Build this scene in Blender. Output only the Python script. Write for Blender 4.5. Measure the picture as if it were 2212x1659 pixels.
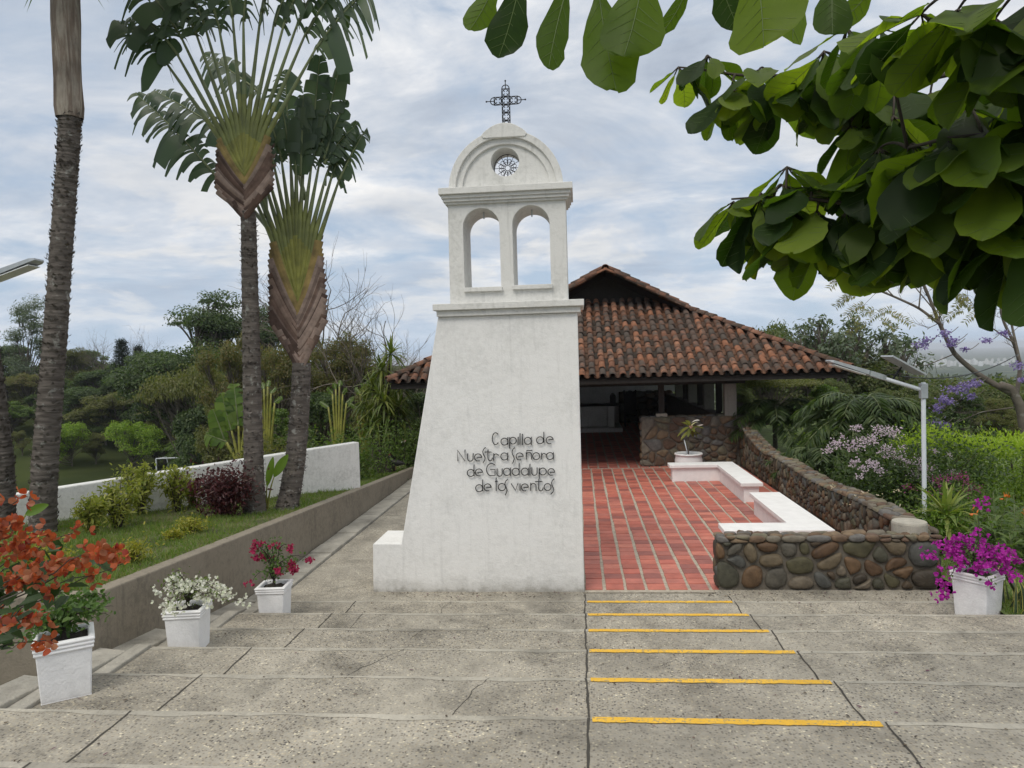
import bpy, bmesh, math, random
import numpy as np
from math import radians, sin, cos, pi, sqrt, tan, atan2
from mathutils import Vector, Matrix

for o in list(bpy.data.objects): bpy.data.objects.remove(o)
scene = bpy.context.scene
COL = scene.collection
rnd = random.Random(7)
RNG = np.random.default_rng(11)

# ------------------------------------------------------------------ camera
F, CU, CV = 1600., 1106., 829.5          # focal length and centre, in units of a 2212 px wide picture
YAW, PITCH, ROLL, CAMH = radians(5.2), radians(2.05), .029, 3.43
C0 = np.array([0, 0, CAMH])
FW = np.array([-sin(YAW)*cos(PITCH), cos(YAW)*cos(PITCH), -sin(PITCH)])
_r = np.array([cos(YAW), sin(YAW), 0.]); _u = np.cross(_r, FW)
RT = _r*cos(ROLL)-_u*sin(ROLL); UP = _u*cos(ROLL)+_r*sin(ROLL)
cam = bpy.data.cameras.new('camera'); camo = bpy.data.objects.new('camera', cam); COL.objects.link(camo)
cam.sensor_width = 36; cam.lens = 36*F/2212; cam.clip_start = .05; cam.clip_end = 60000
M = Matrix.Identity(4)
for i in range(3):
    M[i][0] = RT[i]; M[i][1] = UP[i]; M[i][2] = -FW[i]; M[i][3] = C0[i]
camo.matrix_world = M
scene.camera = camo
def ray(u, v): return FW+RT*(u-CU)/F-UP*(v-CV)/F
def atz(u, v, z): d = ray(u, v); return C0+d*(z-CAMH)/d[2]
def aty(u, v, y): d = ray(u, v); return C0+d*y/d[1]
def atd(u, v, dep): return C0+ray(u, v)*dep
def proj(P):
    q = np.asarray(P, float)-C0; z = q@FW
    return CU+F*(q@RT)/z, CV-F*(q@UP)/z

# ------------------------------------------------------------------ world, sun, exposure
SUN_EL, SUN_AZ = radians(52), radians(205)     # azimuth clockwise from +Y: the sun is behind the camera, a little to the left
w = bpy.data.worlds.new('World'); scene.world = w; w.use_nodes = True
nt = w.node_tree; nt.nodes.clear()
def nd(nt, t, **kw):
    n = nt.nodes.new(t)
    for k, val in kw.items():
        if k.startswith('_'): setattr(n, k[1:], val)
        else:
            n.inputs[int(k[1:]) if k[0] == 'i' and k[1:].isdigit() else k.replace('_', ' ')].default_value = val
    return n
def lk(nt, a, b): nt.links.new(a, b)
def ramp(nt, fac, stops, interp='LINEAR'):
    r = nt.nodes.new('ShaderNodeValToRGB'); cr = r.color_ramp; cr.interpolation = interp
    while len(cr.elements) < len(stops): cr.elements.new(.5)
    for e, (p, c) in zip(cr.elements, stops):
        e.position = p; e.color = (c[0], c[1], c[2], 1) if hasattr(c, '__len__') else (c, c, c, 1)
    if fac is not None: lk(nt, fac, r.inputs[0])
    return r
def mth(nt, op, a, b=None, c=None, clamp=False):
    n = nt.nodes.new('ShaderNodeMath'); n.operation = op; n.use_clamp = clamp
    for i, x in enumerate((a, b, c)):
        if x is None: continue
        if isinstance(x, (int, float)): n.inputs[i].default_value = x
        else: lk(nt, x, n.inputs[i])
    return n.outputs[0]
def mixc(nt, fac, a, b, blend='MIX'):
    n = nt.nodes.new('ShaderNodeMixRGB'); n.blend_type = blend
    for i, x in enumerate((fac, a, b)):
        if isinstance(x, (int, float)): n.inputs[i].default_value = x if i == 0 else (x, x, x, 1)
        elif isinstance(x, (tuple, list)): n.inputs[i].default_value = (x[0], x[1], x[2], 1)
        else: lk(nt, x, n.inputs[i])
    return n.outputs[0]

tc = nt.nodes.new('ShaderNodeTexCoord')
sep = nt.nodes.new('ShaderNodeSeparateXYZ'); lk(nt, tc.outputs['Generated'], sep.inputs[0])
sky = nd(nt, 'ShaderNodeTexSky', _sky_type='NISHITA', _sun_disc=False, _sun_elevation=SUN_EL, _sun_rotation=SUN_AZ,
         _altitude=1000, _air_density=1.1, _dust_density=2.0)
zz = mth(nt, 'MAXIMUM', sep.outputs[2], 0.0)
den = mth(nt, 'ADD', zz, .23)
px = mth(nt, 'DIVIDE', sep.outputs[0], den); py = mth(nt, 'DIVIDE', sep.outputs[1], den)
cmb = nt.nodes.new('ShaderNodeCombineXYZ'); lk(nt, px, cmb.inputs[0]); lk(nt, py, cmb.inputs[1])
n1 = nd(nt, 'ShaderNodeTexNoise', Scale=1.75, Detail=10, Roughness=.60, Distortion=.35); lk(nt, cmb.outputs[0], n1.inputs['Vector'])
mp = nt.nodes.new('ShaderNodeMapping'); mp.inputs['Location'].default_value = (5.3, 2.1, 0); mp.inputs['Scale'].default_value = (.55, .8, 1)
lk(nt, cmb.outputs[0], mp.inputs[0])
n2 = nd(nt, 'ShaderNodeTexNoise', Scale=2.2, Detail=9, Roughness=.62, Distortion=.4); lk(nt, mp.outputs[0], n2.inputs['Vector'])
cover = ramp(nt, n1.outputs[0], [(.36, 0), (.46, .65), (.54, 1)])
skyblue = mixc(nt, 1.0, sky.outputs[0], (.098, .098, .098), 'MULTIPLY')
skyblue = mixc(nt, .78, skyblue, (.47, .58, .73))
greys = ramp(nt, n2.outputs[0], [(.30, (.40, .46, .56)), (.43, (.55, .61, .70)), (.53, (.74, .77, .82)), (.64, (.97, .97, .97))])
col = mixc(nt, cover.outputs[0], skyblue, greys.outputs[0])
warm = ramp(nt, zz, [(0.0, 0.0), (.03, .55), (.13, .45), (.30, 0)])
edge = ramp(nt, n1.outputs[0], [(.50, 0), (.58, 1), (.66, .4)])
wf = mth(nt, 'MULTIPLY', warm.outputs[0], edge.outputs[0])
col = mixc(nt, wf, col, (.98, .93, .84))
low = ramp(nt, zz, [(0.0, .85), (.05, .45), (.16, 0)])
col = mixc(nt, low.outputs[0], col, (.52, .64, .80))
# thin cloud overhead lets more sun through than the cloud bank in front of the camera
zen = ramp(nt, zz, [(.45, 1.0), (.70, (1.5, 1.40, 1.24)), (.9, (1.75, 1.60, 1.36))])
col = mixc(nt, 1.0, col, zen.outputs[0], 'MULTIPLY')
bg = nt.nodes.new('ShaderNodeBackground'); lk(nt, col, bg.inputs[0]); bg.inputs[1].default_value = 1.0
ow = nt.nodes.new('ShaderNodeOutputWorld'); lk(nt, bg.outputs[0], ow.inputs[0])

sd = bpy.data.lights.new('sun', 'SUN'); sd.energy = 1.5; sd.angle = radians(24); sd.color = (1, .95, .86)
so = bpy.data.objects.new('sun', sd); COL.objects.link(so)
to_sun = Vector((sin(SUN_AZ)*cos(SUN_EL), cos(SUN_AZ)*cos(SUN_EL), sin(SUN_EL)))
so.rotation_euler = to_sun.to_track_quat('Z', 'Y').to_euler(); so.location = (0, 0, 60)
scene.view_settings.view_transform = 'Standard'; scene.view_settings.look = 'None'
scene.view_settings.exposure = 0.0; scene.view_settings.gamma = 1
scene.cycles.max_bounces = 8; scene.cycles.transparent_max_bounces = 8
scene.cycles.volume_bounces = 0

# ------------------------------------------------------------------ mesh collecting
class MB:
    def __init__(s): s.ch = []; s.n = 0
    def add(s, V, Fs, mi=0):
        V = np.asarray(V, float).reshape(-1, 3)
        if isinstance(Fs, np.ndarray): Fs = [Fs+s.n]
        else:
            by = {}
            for f in Fs: by.setdefault(len(f), []).append(f)
            Fs = [np.asarray(x, int)+s.n for x in by.values()]
        s.ch.append((V, Fs, mi)); s.n += len(V)
    def box(s, x0, x1, y0, y1, z0, z1, mi=0):
        V = [(x, y, z) for z in (z0, z1) for y in (y0, y1) for x in (x0, x1)]
        s.add(V, [(0, 2, 3, 1), (4, 5, 7, 6), (0, 1, 5, 4), (2, 6, 7, 3), (0, 4, 6, 2), (1, 3, 7, 5)], mi)
    def obox(s, c, ax, ay, az, hx, hy, hz, mi=0):
        c, ax, ay, az = (np.asarray(q, float) for q in (c, ax, ay, az))
        V = [c+ax*hx*i+ay*hy*j+az*hz*k for k in (-1, 1) for j in (-1, 1) for i in (-1, 1)]
        s.add(V, [(0, 2, 3, 1), (4, 5, 7, 6), (0, 1, 5, 4), (2, 6, 7, 3), (0, 4, 6, 2), (1, 3, 7, 5)], mi)
    def beam(s, a, b, w_, h_, mi=0, up=(0, 0, 1)):
        a, b = np.asarray(a, float), np.asarray(b, float); d = b-a; L = np.linalg.norm(d); d /= L
        r = np.cross(d, up); r /= np.linalg.norm(r); u = np.cross(r, d)
        s.obox((a+b)/2, d, r, u, L/2, w_/2, h_/2, mi)
    def tube(s, P, R, seg=8, mi=0, cap=True):
        P = np.asarray(P, float); n = len(P)
        R = np.full(n, R) if np.isscalar(R) else np.asarray(R, float)
        T = np.gradient(P, axis=0); T /= np.linalg.norm(T, axis=1)[:, None]+1e-12
        a = np.array([0, 0, 1.]) if abs(T[0][2]) < .9 else np.array([1., 0, 0])
        x = np.cross(a, T[0]); x /= np.linalg.norm(x)
        V = []
        th = np.arange(seg)*2*pi/seg
        for i in range(n):
            x = x-T[i]*(x@T[i]); x /= np.linalg.norm(x)+1e-12
            y = np.cross(T[i], x)
            V.append(P[i]+R[i]*(np.cos(th)[:, None]*x+np.sin(th)[:, None]*y))
        V = np.concatenate(V)
        i, j = np.meshgrid(np.arange(n-1), np.arange(seg), indexing='ij'); j2 = (j+1) % seg
        Q = np.stack([i*seg+j, i*seg+j2, (i+1)*seg+j2, (i+1)*seg+j], -1).reshape(-1, 4)
        s.add(V, Q, mi)
        if cap:
            b = s.n-len(V)
            s.ch.append((np.zeros((0, 3)), [np.array([[b+k for k in range(seg)][::-1]]), np.array([[b+(n-1)*seg+k for k in range(seg)]])], mi))
    def lathe(s, prof, c=(0, 0, 0), seg=24, mi=0):
        th = np.arange(seg)*2*pi/seg; V = []
        for r, z in prof:
            V.append(np.stack([c[0]+r*np.cos(th), c[1]+r*np.sin(th), np.full(seg, c[2]+z)], 1))
        V = np.concatenate(V); n = len(prof)
        i, j = np.meshgrid(np.arange(n-1), np.arange(seg), indexing='ij'); j2 = (j+1) % seg
        s.add(V, np.stack([i*seg+j, i*seg+j2, (i+1)*seg+j2, (i+1)*seg+j], -1).reshape(-1, 4), mi)
    def disc(s, c, r, z, seg=24, mi=0):
        th = np.arange(seg)*2*pi/seg
        s.add(np.stack([c[0]+r*np.cos(th), c[1]+r*np.sin(th), np.full(seg, z)], 1), [tuple(range(seg))], mi)
    def grid(s, V, mi=0):           # V (n,m,3)
        n, m = V.shape[:2]
        i, j = np.meshgrid(np.arange(n-1), np.arange(m-1), indexing='ij')
        s.add(V.reshape(-1, 3), np.stack([i*m+j, (i+1)*m+j, (i+1)*m+j+1, i*m+j+1], -1).reshape(-1, 4), mi)
    def build(s, name, off=(0, 0, 0), smooth=False):
        me = bpy.data.meshes.new(name)
        V = np.concatenate([c[0] for c in s.ch])-np.asarray(off, float)
        li, lt, mi = [], [], []
        for _, Fs, m in s.ch:
            for f in Fs:
                li.append(f.reshape(-1)); lt.append(np.full(len(f), f.shape[1])); mi.append(np.full(len(f), m))
        li = np.concatenate(li).astype(np.int32); lt = np.concatenate(lt).astype(np.int32); mi = np.concatenate(mi).astype(np.int32)
        me.vertices.add(len(V)); me.vertices.foreach_set('co', V.astype(np.float32).ravel())
        me.loops.add(len(li)); me.loops.foreach_set('vertex_index', li)
        me.polygons.add(len(lt)); ls = np.concatenate([[0], np.cumsum(lt)[:-1]]).astype(np.int32)
        me.polygons.foreach_set('loop_start', ls); me.polygons.foreach_set('loop_total', lt)
        me.polygons.foreach_set('material_index', mi)
        me.polygons.foreach_set('use_smooth', np.full(len(lt), smooth))
        me.update(calc_edges=True); me.validate()
        return me

def norm(a):
    a = np.asarray(a, float); return a/(np.linalg.norm(a, axis=-1, keepdims=True)+1e-12)

OFF = {}
def tag(o, label, cat, group=None):
    o['label'] = label; o['category'] = cat
    if group: o['group'] = group
    return o
def thing(name, label, cat, loc=(0, 0, 0), group=None):
    o = bpy.data.objects.new(name, None); COL.objects.link(o); o.location = loc; o.empty_display_size = .3
    OFF[o.name] = tuple(loc); tag(o, label, cat, group); return o
def root_of(o):
    while o.parent: o = o.parent
    return o
def part(name, mb, mats, parent=None, smooth=False, bevel=0, label=None):
    off = OFF.get(root_of(parent).name, (0, 0, 0)) if parent else (0, 0, 0)
    me = mb.build(name, off, smooth) if isinstance(mb, MB) else mb
    for m in (mats if isinstance(mats, (list, tuple)) else [mats]): me.materials.append(m)
    o = bpy.data.objects.new(name, me); COL.objects.link(o)
    if parent: o.parent = parent
    if bevel:
        b = o.modifiers.new('bevel', 'BEVEL'); b.width = bevel; b.segments = 2; b.limit_method = 'ANGLE'; b.angle_limit = radians(40)
    if label: o['label'] = label
    return o
def solo(name, mb, mats, label, cat, group=None, **k):
    return tag(part(name, mb, mats, None, **k), label, cat, group)
def setting(name, mb, mats, kind='structure', **k):
    o = part(name, mb, mats, None, **k); o['kind'] = kind; return o
def dup(root, loc, rotz=0, scale=1, label=None):
    r = root.copy(); COL.objects.link(r); r.location = loc; r.rotation_euler = (0, 0, rotz); r.scale = (scale,)*3 if np.isscalar(scale) else scale
    if label: r['label'] = label
    for ch in list(root.children):
        c = ch.copy(); COL.objects.link(c); c.parent = r
        for g in list(ch.children):
            d = g.copy(); COL.objects.link(d); d.parent = c
    return r

# plate in the XZ plane with holes, extruded along Y
def plate(mb, outer, holes, y0, y1, mi=0):
    bm = bmesh.new()
    loops = []
    for lp in [outer]+holes:
        vs = [bm.verts.new((p[0], 0, p[1])) for p in lp]
        for a, b in zip(vs, vs[1:]+vs[:1]): bm.edges.new((a, b))
        loops.append(lp)
    bm.verts.index_update()
    bmesh.ops.triangle_fill(bm, use_beauty=True, edges=bm.edges[:])
    bm.verts.index_update()
    V = np.array([v.co[:] for v in bm.verts]); T = np.array([[v.index for v in f.verts] for f in bm.faces]); bm.free()
    # orient
    a, b, c = V[T[:, 0]], V[T[:, 1]], V[T[:, 2]]
    flip = np.cross(b-a, c-a)[:, 1] > 0
    T[flip] = T[flip][:, ::-1]
    n = len(V)
    V0 = V.copy(); V0[:, 1] = y0; V1 = V.copy(); V1[:, 1] = y1
    faces = [tuple(t) for t in T]+[tuple(t[::-1]+n) for t in T]
    k = 0
    for li, lp in enumerate(loops):
        m = len(lp)
        ar = sum(lp[i][0]*lp[(i+1) % m][1]-lp[(i+1) % m][0]*lp[i][1] for i in range(m))
        ccw = ar > 0
        for i in range(m):
            p, q = k+i, k+(i+1) % m
            f = (p, p+n, q+n, q) if (ccw == (li == 0)) else (q, q+n, p+n, p)
            faces.append(f)
        k += m
    mb.add(np.concatenate([V0, V1]), faces, mi)
def arc(cx, cz, r, a0, a1, n): return [(cx+r*cos(a0+(a1-a0)*i/n), cz+r*sin(a0+(a1-a0)*i/n)) for i in range(n+1)]

# ------------------------------------------------------------------ materials
def newmat(name):
    m = bpy.data.materials.new(name); m.use_nodes = True
    nt = m.node_tree; b = nt.nodes['Principled BSDF']; return m, nt, b
def bump(nt, b, h, s=.3, d=.01):
    n = nt.nodes.new('ShaderNodeBump'); n.inputs['Strength'].default_value = s; n.inputs['Distance'].default_value = d
    lk(nt, h, n.inputs['Height']); lk(nt, n.outputs[0], b.inputs['Normal'])
def coord(nt, scale=(1, 1, 1), kind='Object'):
    t = nt.nodes.new('ShaderNodeTexCoord'); m = nt.nodes.new('ShaderNodeMapping'); m.inputs['Scale'].default_value = scale
    lk(nt, t.outputs[kind], m.inputs[0]); return m.outputs[0]
def noise(nt, v, scale, detail=4, rough=.55, dist=0):
    n = nd(nt, 'ShaderNodeTexNoise', Scale=scale, Detail=detail, Roughness=rough, Distortion=dist)
    if v is not None: lk(nt, v, n.inputs['Vector'])
    return n.outputs[0]
def island(nt): return nt.nodes.new('ShaderNodeNewGeometry').outputs['Random Per Island']

def m_plain(name, c, rough=.6, metal=0, var=.12, sc=8, bs=.0):
    m, nt, b = newmat(name); v = coord(nt)
    n = noise(nt, v, sc)
    r = ramp(nt, n, [(.3, tuple(x*(1-var) for x in c)), (.7, tuple(min(1, x*(1+var)) for x in c))])
    lk(nt, r.outputs[0], b.inputs['Base Color']); b.inputs['Roughness'].default_value = rough; b.inputs['Metallic'].default_value = metal
    if bs: bump(nt, b, noise(nt, v, sc*6), bs, .01)
    return m
def m_plaster(name, c=(.80, .80, .79), dirt=(.46, .46, .45), amount=.5, streak=True, foot=False):
    m, nt, b = newmat(name); v = coord(nt)
    big = noise(nt, v, 1.5, 6, .65); fine = noise(nt, v, 16, 6, .7)
    mm = mth(nt, 'MULTIPLY', big, fine)
    st = ramp(nt, mm, [(.22, 0), (.36, .6*amount), (.5, amount)])
    col = mixc(nt, st.outputs[0], c, dirt)
    vs = coord(nt, (9, 9, .8)); s = noise(nt, vs, 1.6, 5, .6)
    if streak:
        sr = ramp(nt, s, [(.56, 0), (.72, .38*amount)])
        col = mixc(nt, sr.outputs[0], col, tuple(x*.6 for x in dirt))
    # small dark chips and spots
    vo = nd(nt, 'ShaderNodeTexVoronoi', Scale=7.0); lk(nt, v, vo.inputs['Vector'])
    sp = ramp(nt, vo.outputs['Distance'], [(.0, .7), (.05, .4), (.09, 0)])
    gate = ramp(nt, noise(nt, v, 2.3, 2), [(.55, 0), (.62, 1)])
    spf = mth(nt, 'MULTIPLY', sp.outputs[0], gate.outputs[0])
    col = mixc(nt, mth(nt, 'MULTIPLY', spf, .45*amount), col, (.25, .25, .24))
    if foot:       # dirt along the foot of the wall, doubling as painted contact shade
        sx = nt.nodes.new('ShaderNodeSeparateXYZ'); lk(nt, v, sx.inputs[0]); wv = mth(nt, 'MULTIPLY_ADD', noise(nt, v, 4, 5, .65), -.30, sx.outputs[2])
        fr = ramp(nt, wv, [(.0, .0), (.02, 0)]); fr = ramp(nt, mth(nt, 'ADD', wv, .25), [(.10, .75), (.16, .35), (.32, 0)]); col = mixc(nt, fr.outputs[0], col, (.24, .225, .19))
    lk(nt, col, b.inputs['Base Color']); b.inputs['Roughness'].default_value = .75; b.inputs['Specular IOR Level'].default_value = .25
    h = mth(nt, 'ADD', mth(nt, 'MULTIPLY', noise(nt, v, 5, 5, .6), 1.0), mth(nt, 'MULTIPLY', noise(nt, v, 45, 4, .6), .35))
    bump(nt, b, h, .55, .02)
    return m
def m_concrete(name, base=(.36, .334, .284), chips=1.0):
    m, nt, b = newmat(name); v = coord(nt)
    big = noise(nt, v, .55, 6, .65, .4); mid = noise(nt, v, 3.2, 6, .6)
    c = ramp(nt, big, [(.30, tuple(x*.62 for x in base)), (.44, tuple(x*.92 for x in base)), (.54, base), (.72, tuple(x*1.25 for x in base))])
    mm = ramp(nt, mid, [(.3, .8), (.7, 1.16)])
    col = mixc(nt, 1.0, c.outputs[0], mm.outputs[0], 'MULTIPLY')
    dv = coord(nt, (1, 1.0, 1))
    wob = nd(nt, 'ShaderNodeTexNoise', Scale=30.0, Detail=2.0); lk(nt, v, wob.inputs['Vector'])
    vv = nt.nodes.new('ShaderNodeVectorMath'); vv.operation = 'MULTIPLY_ADD'
    lk(nt, wob.outputs['Color'], vv.inputs[0]); vv.inputs[1].default_value = (.02, .02, .02); lk(nt, v, vv.inputs[2])
    vo = nd(nt, 'ShaderNodeTexVoronoi', Scale=50.0, Randomness=1.0); lk(nt, vv.outputs[0], vo.inputs['Vector'])
    cell = nt.nodes.new('ShaderNodeSeparateColor'); lk(nt, vo.outputs['Color'], cell.inputs[0])
    shade = ramp(nt, cell.outputs[0], [(.0, (.20, .20, .22)), (.13, (.45, .42, .40)), (.30, (.80, .77, .74)), (.56, (1.05, 1.0, .92)), (.84, (1.35, 1.28, 1.12)), (.955, (2.0, 1.95, 1.7)), (1, (2.2, 2.15, 1.9))], 'CONSTANT')
    rim = ramp(nt, vo.outputs['Distance'], [(.30, 1), (.62, .0)])
    f = mth(nt, 'MULTIPLY', rim.outputs[0], .95*chips)
    wear = ramp(nt, noise(nt, v, .8, 4), [(.35, .5), (.6, 1)]); stn = ramp(nt, noise(nt, v, 1.4, 7, .7, .6), [(.50, 1), (.60, .80), (.70, .66)]); col = mixc(nt, 1.0, col, stn.outputs[0], 'MULTIPLY')
    f = mth(nt, 'MULTIPLY', f, wear.outputs[0])
    chipc = mixc(nt, 1.0, col, shade.outputs[0], 'MULTIPLY')
    col = mixc(nt, f, col, chipc)
    lk(nt, col, b.inputs['Base Color']); b.inputs['Roughness'].default_value = .85; b.inputs['Specular IOR Level'].default_value = .3
    h = mth(nt, 'ADD', mth(nt, 'MULTIPLY', vo.outputs['Distance'], -1.0), mth(nt, 'MULTIPLY', noise(nt, v, 25, 4), .8))
    bump(nt, b, h, .7*chips, .006)
    return m
def m_island(name, cols, rough=.7, nsc=9, nvar=.35, bs=.3, bsc=30, spec=.3, dark=None):
    """colour picked per loose piece (stone, tile, brick), with noise over it"""
    m, nt, b = newmat(name); v = coord(nt); isl = island(nt)
    n = len(cols)
    r = ramp(nt, isl, [(i/n, c) for i, c in enumerate(cols)], 'CONSTANT')
    ns = noise(nt, v, nsc, 6, .65)
    k = ramp(nt, ns, [(.28, 1-nvar), (.72, 1+nvar)])
    col = mixc(nt, 1.0, r.outputs[0], k.outputs[0], 'MULTIPLY')
    if dark:
        dn = noise(nt, v, dark[1], 7, .7); off = mth(nt, 'MULTIPLY_ADD', isl, .22, -.11)
        dr = ramp(nt, mth(nt, 'ADD', dn, off), [(dark[2], 0), (dark[2]+.14, dark[3])])
        col = mixc(nt, dr.outputs[0], col, dark[0])
    lk(nt, col, b.inputs['Base Color']); b.inputs['Roughness'].default_value = rough; b.inputs['Specular IOR Level'].default_value = spec
    bump(nt, b, noise(nt, v, bsc, 5, .6), bs, .008)
    return m
def m_leaf(name, cols, trans=.35, rough=.45, tcol=None, spec=.4):
    m, nt, b = newmat(name); isl = island(nt); n = len(cols)
    r = ramp(nt, isl, [((i+.0)/max(1, n-1), c) for i, c in enumerate(cols)])
    lk(nt, r.outputs[0], b.inputs['Base Color']); b.inputs['Roughness'].default_value = rough; b.inputs['Specular IOR Level'].default_value = spec
    if trans:
        t = nt.nodes.new('ShaderNodeBsdfTranslucent')
        tcl = mixc(nt, 1.0, r.outputs[0], tcol or (1.5, 1.7, .6), 'MULTIPLY'); lk(nt, tcl, t.inputs[0])
        mx = nt.nodes.new('ShaderNodeMixShader'); mx.inputs[0].default_value = trans
        lk(nt, b.outputs[0], mx.inputs[1]); lk(nt, t.outputs[0], mx.inputs[2])
        lk(nt, mx.outputs[0], nt.nodes['Material Output'].inputs[0])
    return m
def m_bark(name, c1, c2, rings=14, lichen=.35, bs=.7):
    m, nt, b = newmat(name); v = coord(nt, (1, 1, 1)); v2 = coord(nt, (2.5, 2.5, rings))
    n = noise(nt, v2, 1.0, 5, .6, .3); n2 = noise(nt, v, 7, 6, .65)
    r = ramp(nt, n, [(.3, c1), (.7, c2)])
    li = ramp(nt, n2, [(.58, 0), (.66, lichen)])
    col = mixc(nt, li.outputs[0], r.outputs[0], (.36, .36, .33))
    lk(nt, col, b.inputs['Base Color']); b.inputs['Roughness'].default_value = .9; b.inputs['Specular IOR Level'].default_value = .15
    bump(nt, b, n, bs, .03)
    return m
WHITE = m_plaster('white_plaster', (.80, .795, .78), (.42, .42, .40), .36, True, True)
WHITE_OLD = m_plaster('weathered_plaster', (.70, .695, .67), (.38, .38, .35), .62)
WHITE_WALL = m_plaster('garden_wall_plaster', (.80, .795, .77), (.42, .42, .39), .7)
PAINT = m_plain('bench_paint', (.78, .775, .77), .55, var=.06, sc=6, bs=.15)
POTW = m_plaster('planter_paint', (.86, .86, .87), (.5, .5, .5), .35, streak=False)
CONC = m_concrete('exposed_aggregate')
CEM = m_concrete('smooth_cement', (.41, .385, .33), .3)
GUT = m_concrete('gutter_cement', (.40, .38, .335), .25)
RETC = m_plaster('bare_render', (.27, .235, .185), (.10, .088, .07), .7)
DARK = m_plain('joint_dirt', (.055, .050, .042), .95)
IRON = m_plain('wrought_iron', (.035, .036, .04), .5, .6)
def m_tape():
    m, nt, b = newmat('yellow_tape'); v = coord(nt); n = noise(nt, v, 38, 6, .7); n2 = noise(nt, v, 5, 4)
    w_ = ramp(nt, mth(nt, 'ADD', n, mth(nt, 'MULTIPLY', n2, .25)), [(.66, 0), (.74, .8)]); c = ramp(nt, n2, [(.3, (.70, .40, .03)), (.7, (.82, .49, .045))])
    lk(nt, mixc(nt, w_.outputs[0], c.outputs[0], (.25, .21, .14)), b.inputs['Base Color']); b.inputs['Roughness'].default_value = .7; return m
YEL = m_tape()
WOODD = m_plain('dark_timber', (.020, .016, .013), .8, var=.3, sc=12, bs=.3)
SOIL = m_plain('soil', (.03, .024, .018), .95, var=.5, sc=30, bs=.6)
MORT = m_plain('mortar', (.38, .34, .275), .9, var=.25, sc=14, bs=.4)
MORTS = m_plain('wall_mortar', (.115, .10, .08), .9, var=.3, sc=10, bs=.5)
STONE = m_island('river_stone', [(0.082, 0.06, 0.04), (0.09, 0.082, 0.066), (0.062, 0.06, 0.043), (0.12, 0.094, 0.06), (0.05, 0.041, 0.031), (0.12, 0.074, 0.041), (0.079, 0.079, 0.072), (0.074, 0.067, 0.038), (0.138, 0.114, 0.084), (0.09, 0.054, 0.031)], .62, 7, .45, .35, 28, .3)
STONEW = m_island('wall_stone', [(.13, .085, .055), (.155, .135, .105), (.10, .08, .06), (.17, .12, .075), (.11, .07, .048), (.14, .125, .085), (.125, .118, .11)], .7, 7, .4, .35, 28, .3)
TILE = m_island('clay_tile', [(.25, .115, .068), (.185, .09, .058), (.28, .14, .088), (.145, .078, .054), (.22, .112, .077), (.125, .076, .058), (.26, .13, .088)], .85, 9, .35, .4, 40, .2,
                dark=((.075, .066, .058), 3.4, .42, .85))
TILED = m_island('clay_tile_dark', [(.13, .065, .04), (.09, .055, .04), (.16, .085, .055), (.07, .05, .04)], .9, 9, .4, .4, 40, .2, dark=((.04, .035, .03), 4.5, .5, .8))  # darker clay for the hollow channel tiles
BRICK = m_island('red_brick', [(.43, .125, .09), (.49, .15, .105), (.37, .11, .08), (.53, .18, .13), (.44, .145, .11), (.28, .095, .078), (.46, .13, .095), (.40, .135, .105)], .5, 5, .22, .2, 40, .45)
GRASSG = m_plain('grass_ground', (.10, .14, .035), .95, var=.5, sc=3, bs=.5)
METW = m_plain('white_metal', (.66, .70, .75), .35, .0, var=.05)
METG = m_plain('grey_metal', (.42, .45, .47), .4, .3)

# ------------------------------------------------------------------ terrain
def sm(a, b, x): t = np.clip((x-a)/(b-a), 0, 1); return t*t*(3-2*t)
GA = np.array([-4.99, 16.3]); GB = np.array([-8.95, 11.7]); GD = norm(GB-GA); GN = np.array([GD[1], -GD[0]])
if GN[0] > 0: GN = -GN
def bedz(y): return np.clip(1.18-.0628*(np.asarray(y, float)-6.87), .12, 1.2)
def gs(x, y): return (np.asarray(x)-GA[0])*GN[0]+(np.asarray(y)-GA[1])*GN[1]
def terrain(x, y):
    x = np.asarray(x, float); y = np.asarray(y, float); s = gs(x, y)
    zl = bedz(y)*(1-sm(.2, 6, s)) + (-9.0)*sm(2, 46, s) + 7.0*sm(76, 118, s) + 3.0*sm(115, 200, s) - 12*sm(260, 700, s)
    zl = np.where(s < 0, bedz(y), zl)
    rr = np.hypot(x-1, y-20)
    zr = .02 - 17*sm(15, 52, rr) - 10*sm(70, 200, rr) - 36*sm(200, 1600, rr)
    wl = np.where(x < -4.87, 1.0, 0.0); wl = np.where(y > 24, 1-sm(-9, 14, x-.12*y)*sm(24, 32, y)-(1-sm(24, 32, y))*np.where(x < -4.87, 0, 1), wl)
    z = wl*zl+(1-wl)*zr
    far = sm(500, 1700, np.hypot(x, y)); z = z*(1-far)+(-62)*far
    return z+.12*np.sin(x*.31)*np.sin(y*.27)*sm(30, 60, np.hypot(x, y))
rad = np.concatenate([np.linspace(.5, 30, 60), np.geomspace(31, 150, 50), np.geomspace(155, 14000, 50)])
ang = np.concatenate([np.linspace(-75, 75, 220), np.linspace(78, 282, 50)])
A, R_ = np.meshgrid(np.radians(ang), rad)
gx, gy = R_*np.sin(A), R_*np.cos(A); gz = terrain(gx, gy)
near = (gx > -14) & (gx < 8.5) & (gy < 45) & (gy > -12); gz = np.where(near, gz-.35, gz)
gz = np.where((gx > -7.5) & (gx < 5.6) & (gy < 30), np.minimum(gz, -.9), gz)
V = np.stack([gx, gy, gz], -1); V = np.concatenate([V, V[:, :1]], 1)
m, nt, b = newmat('landscape'); v = coord(nt)
c1 = ramp(nt, noise(nt, v, .05, 5), [(.35, (.035, .046, .018)), (.6, (.07, .085, .03))])
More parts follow.
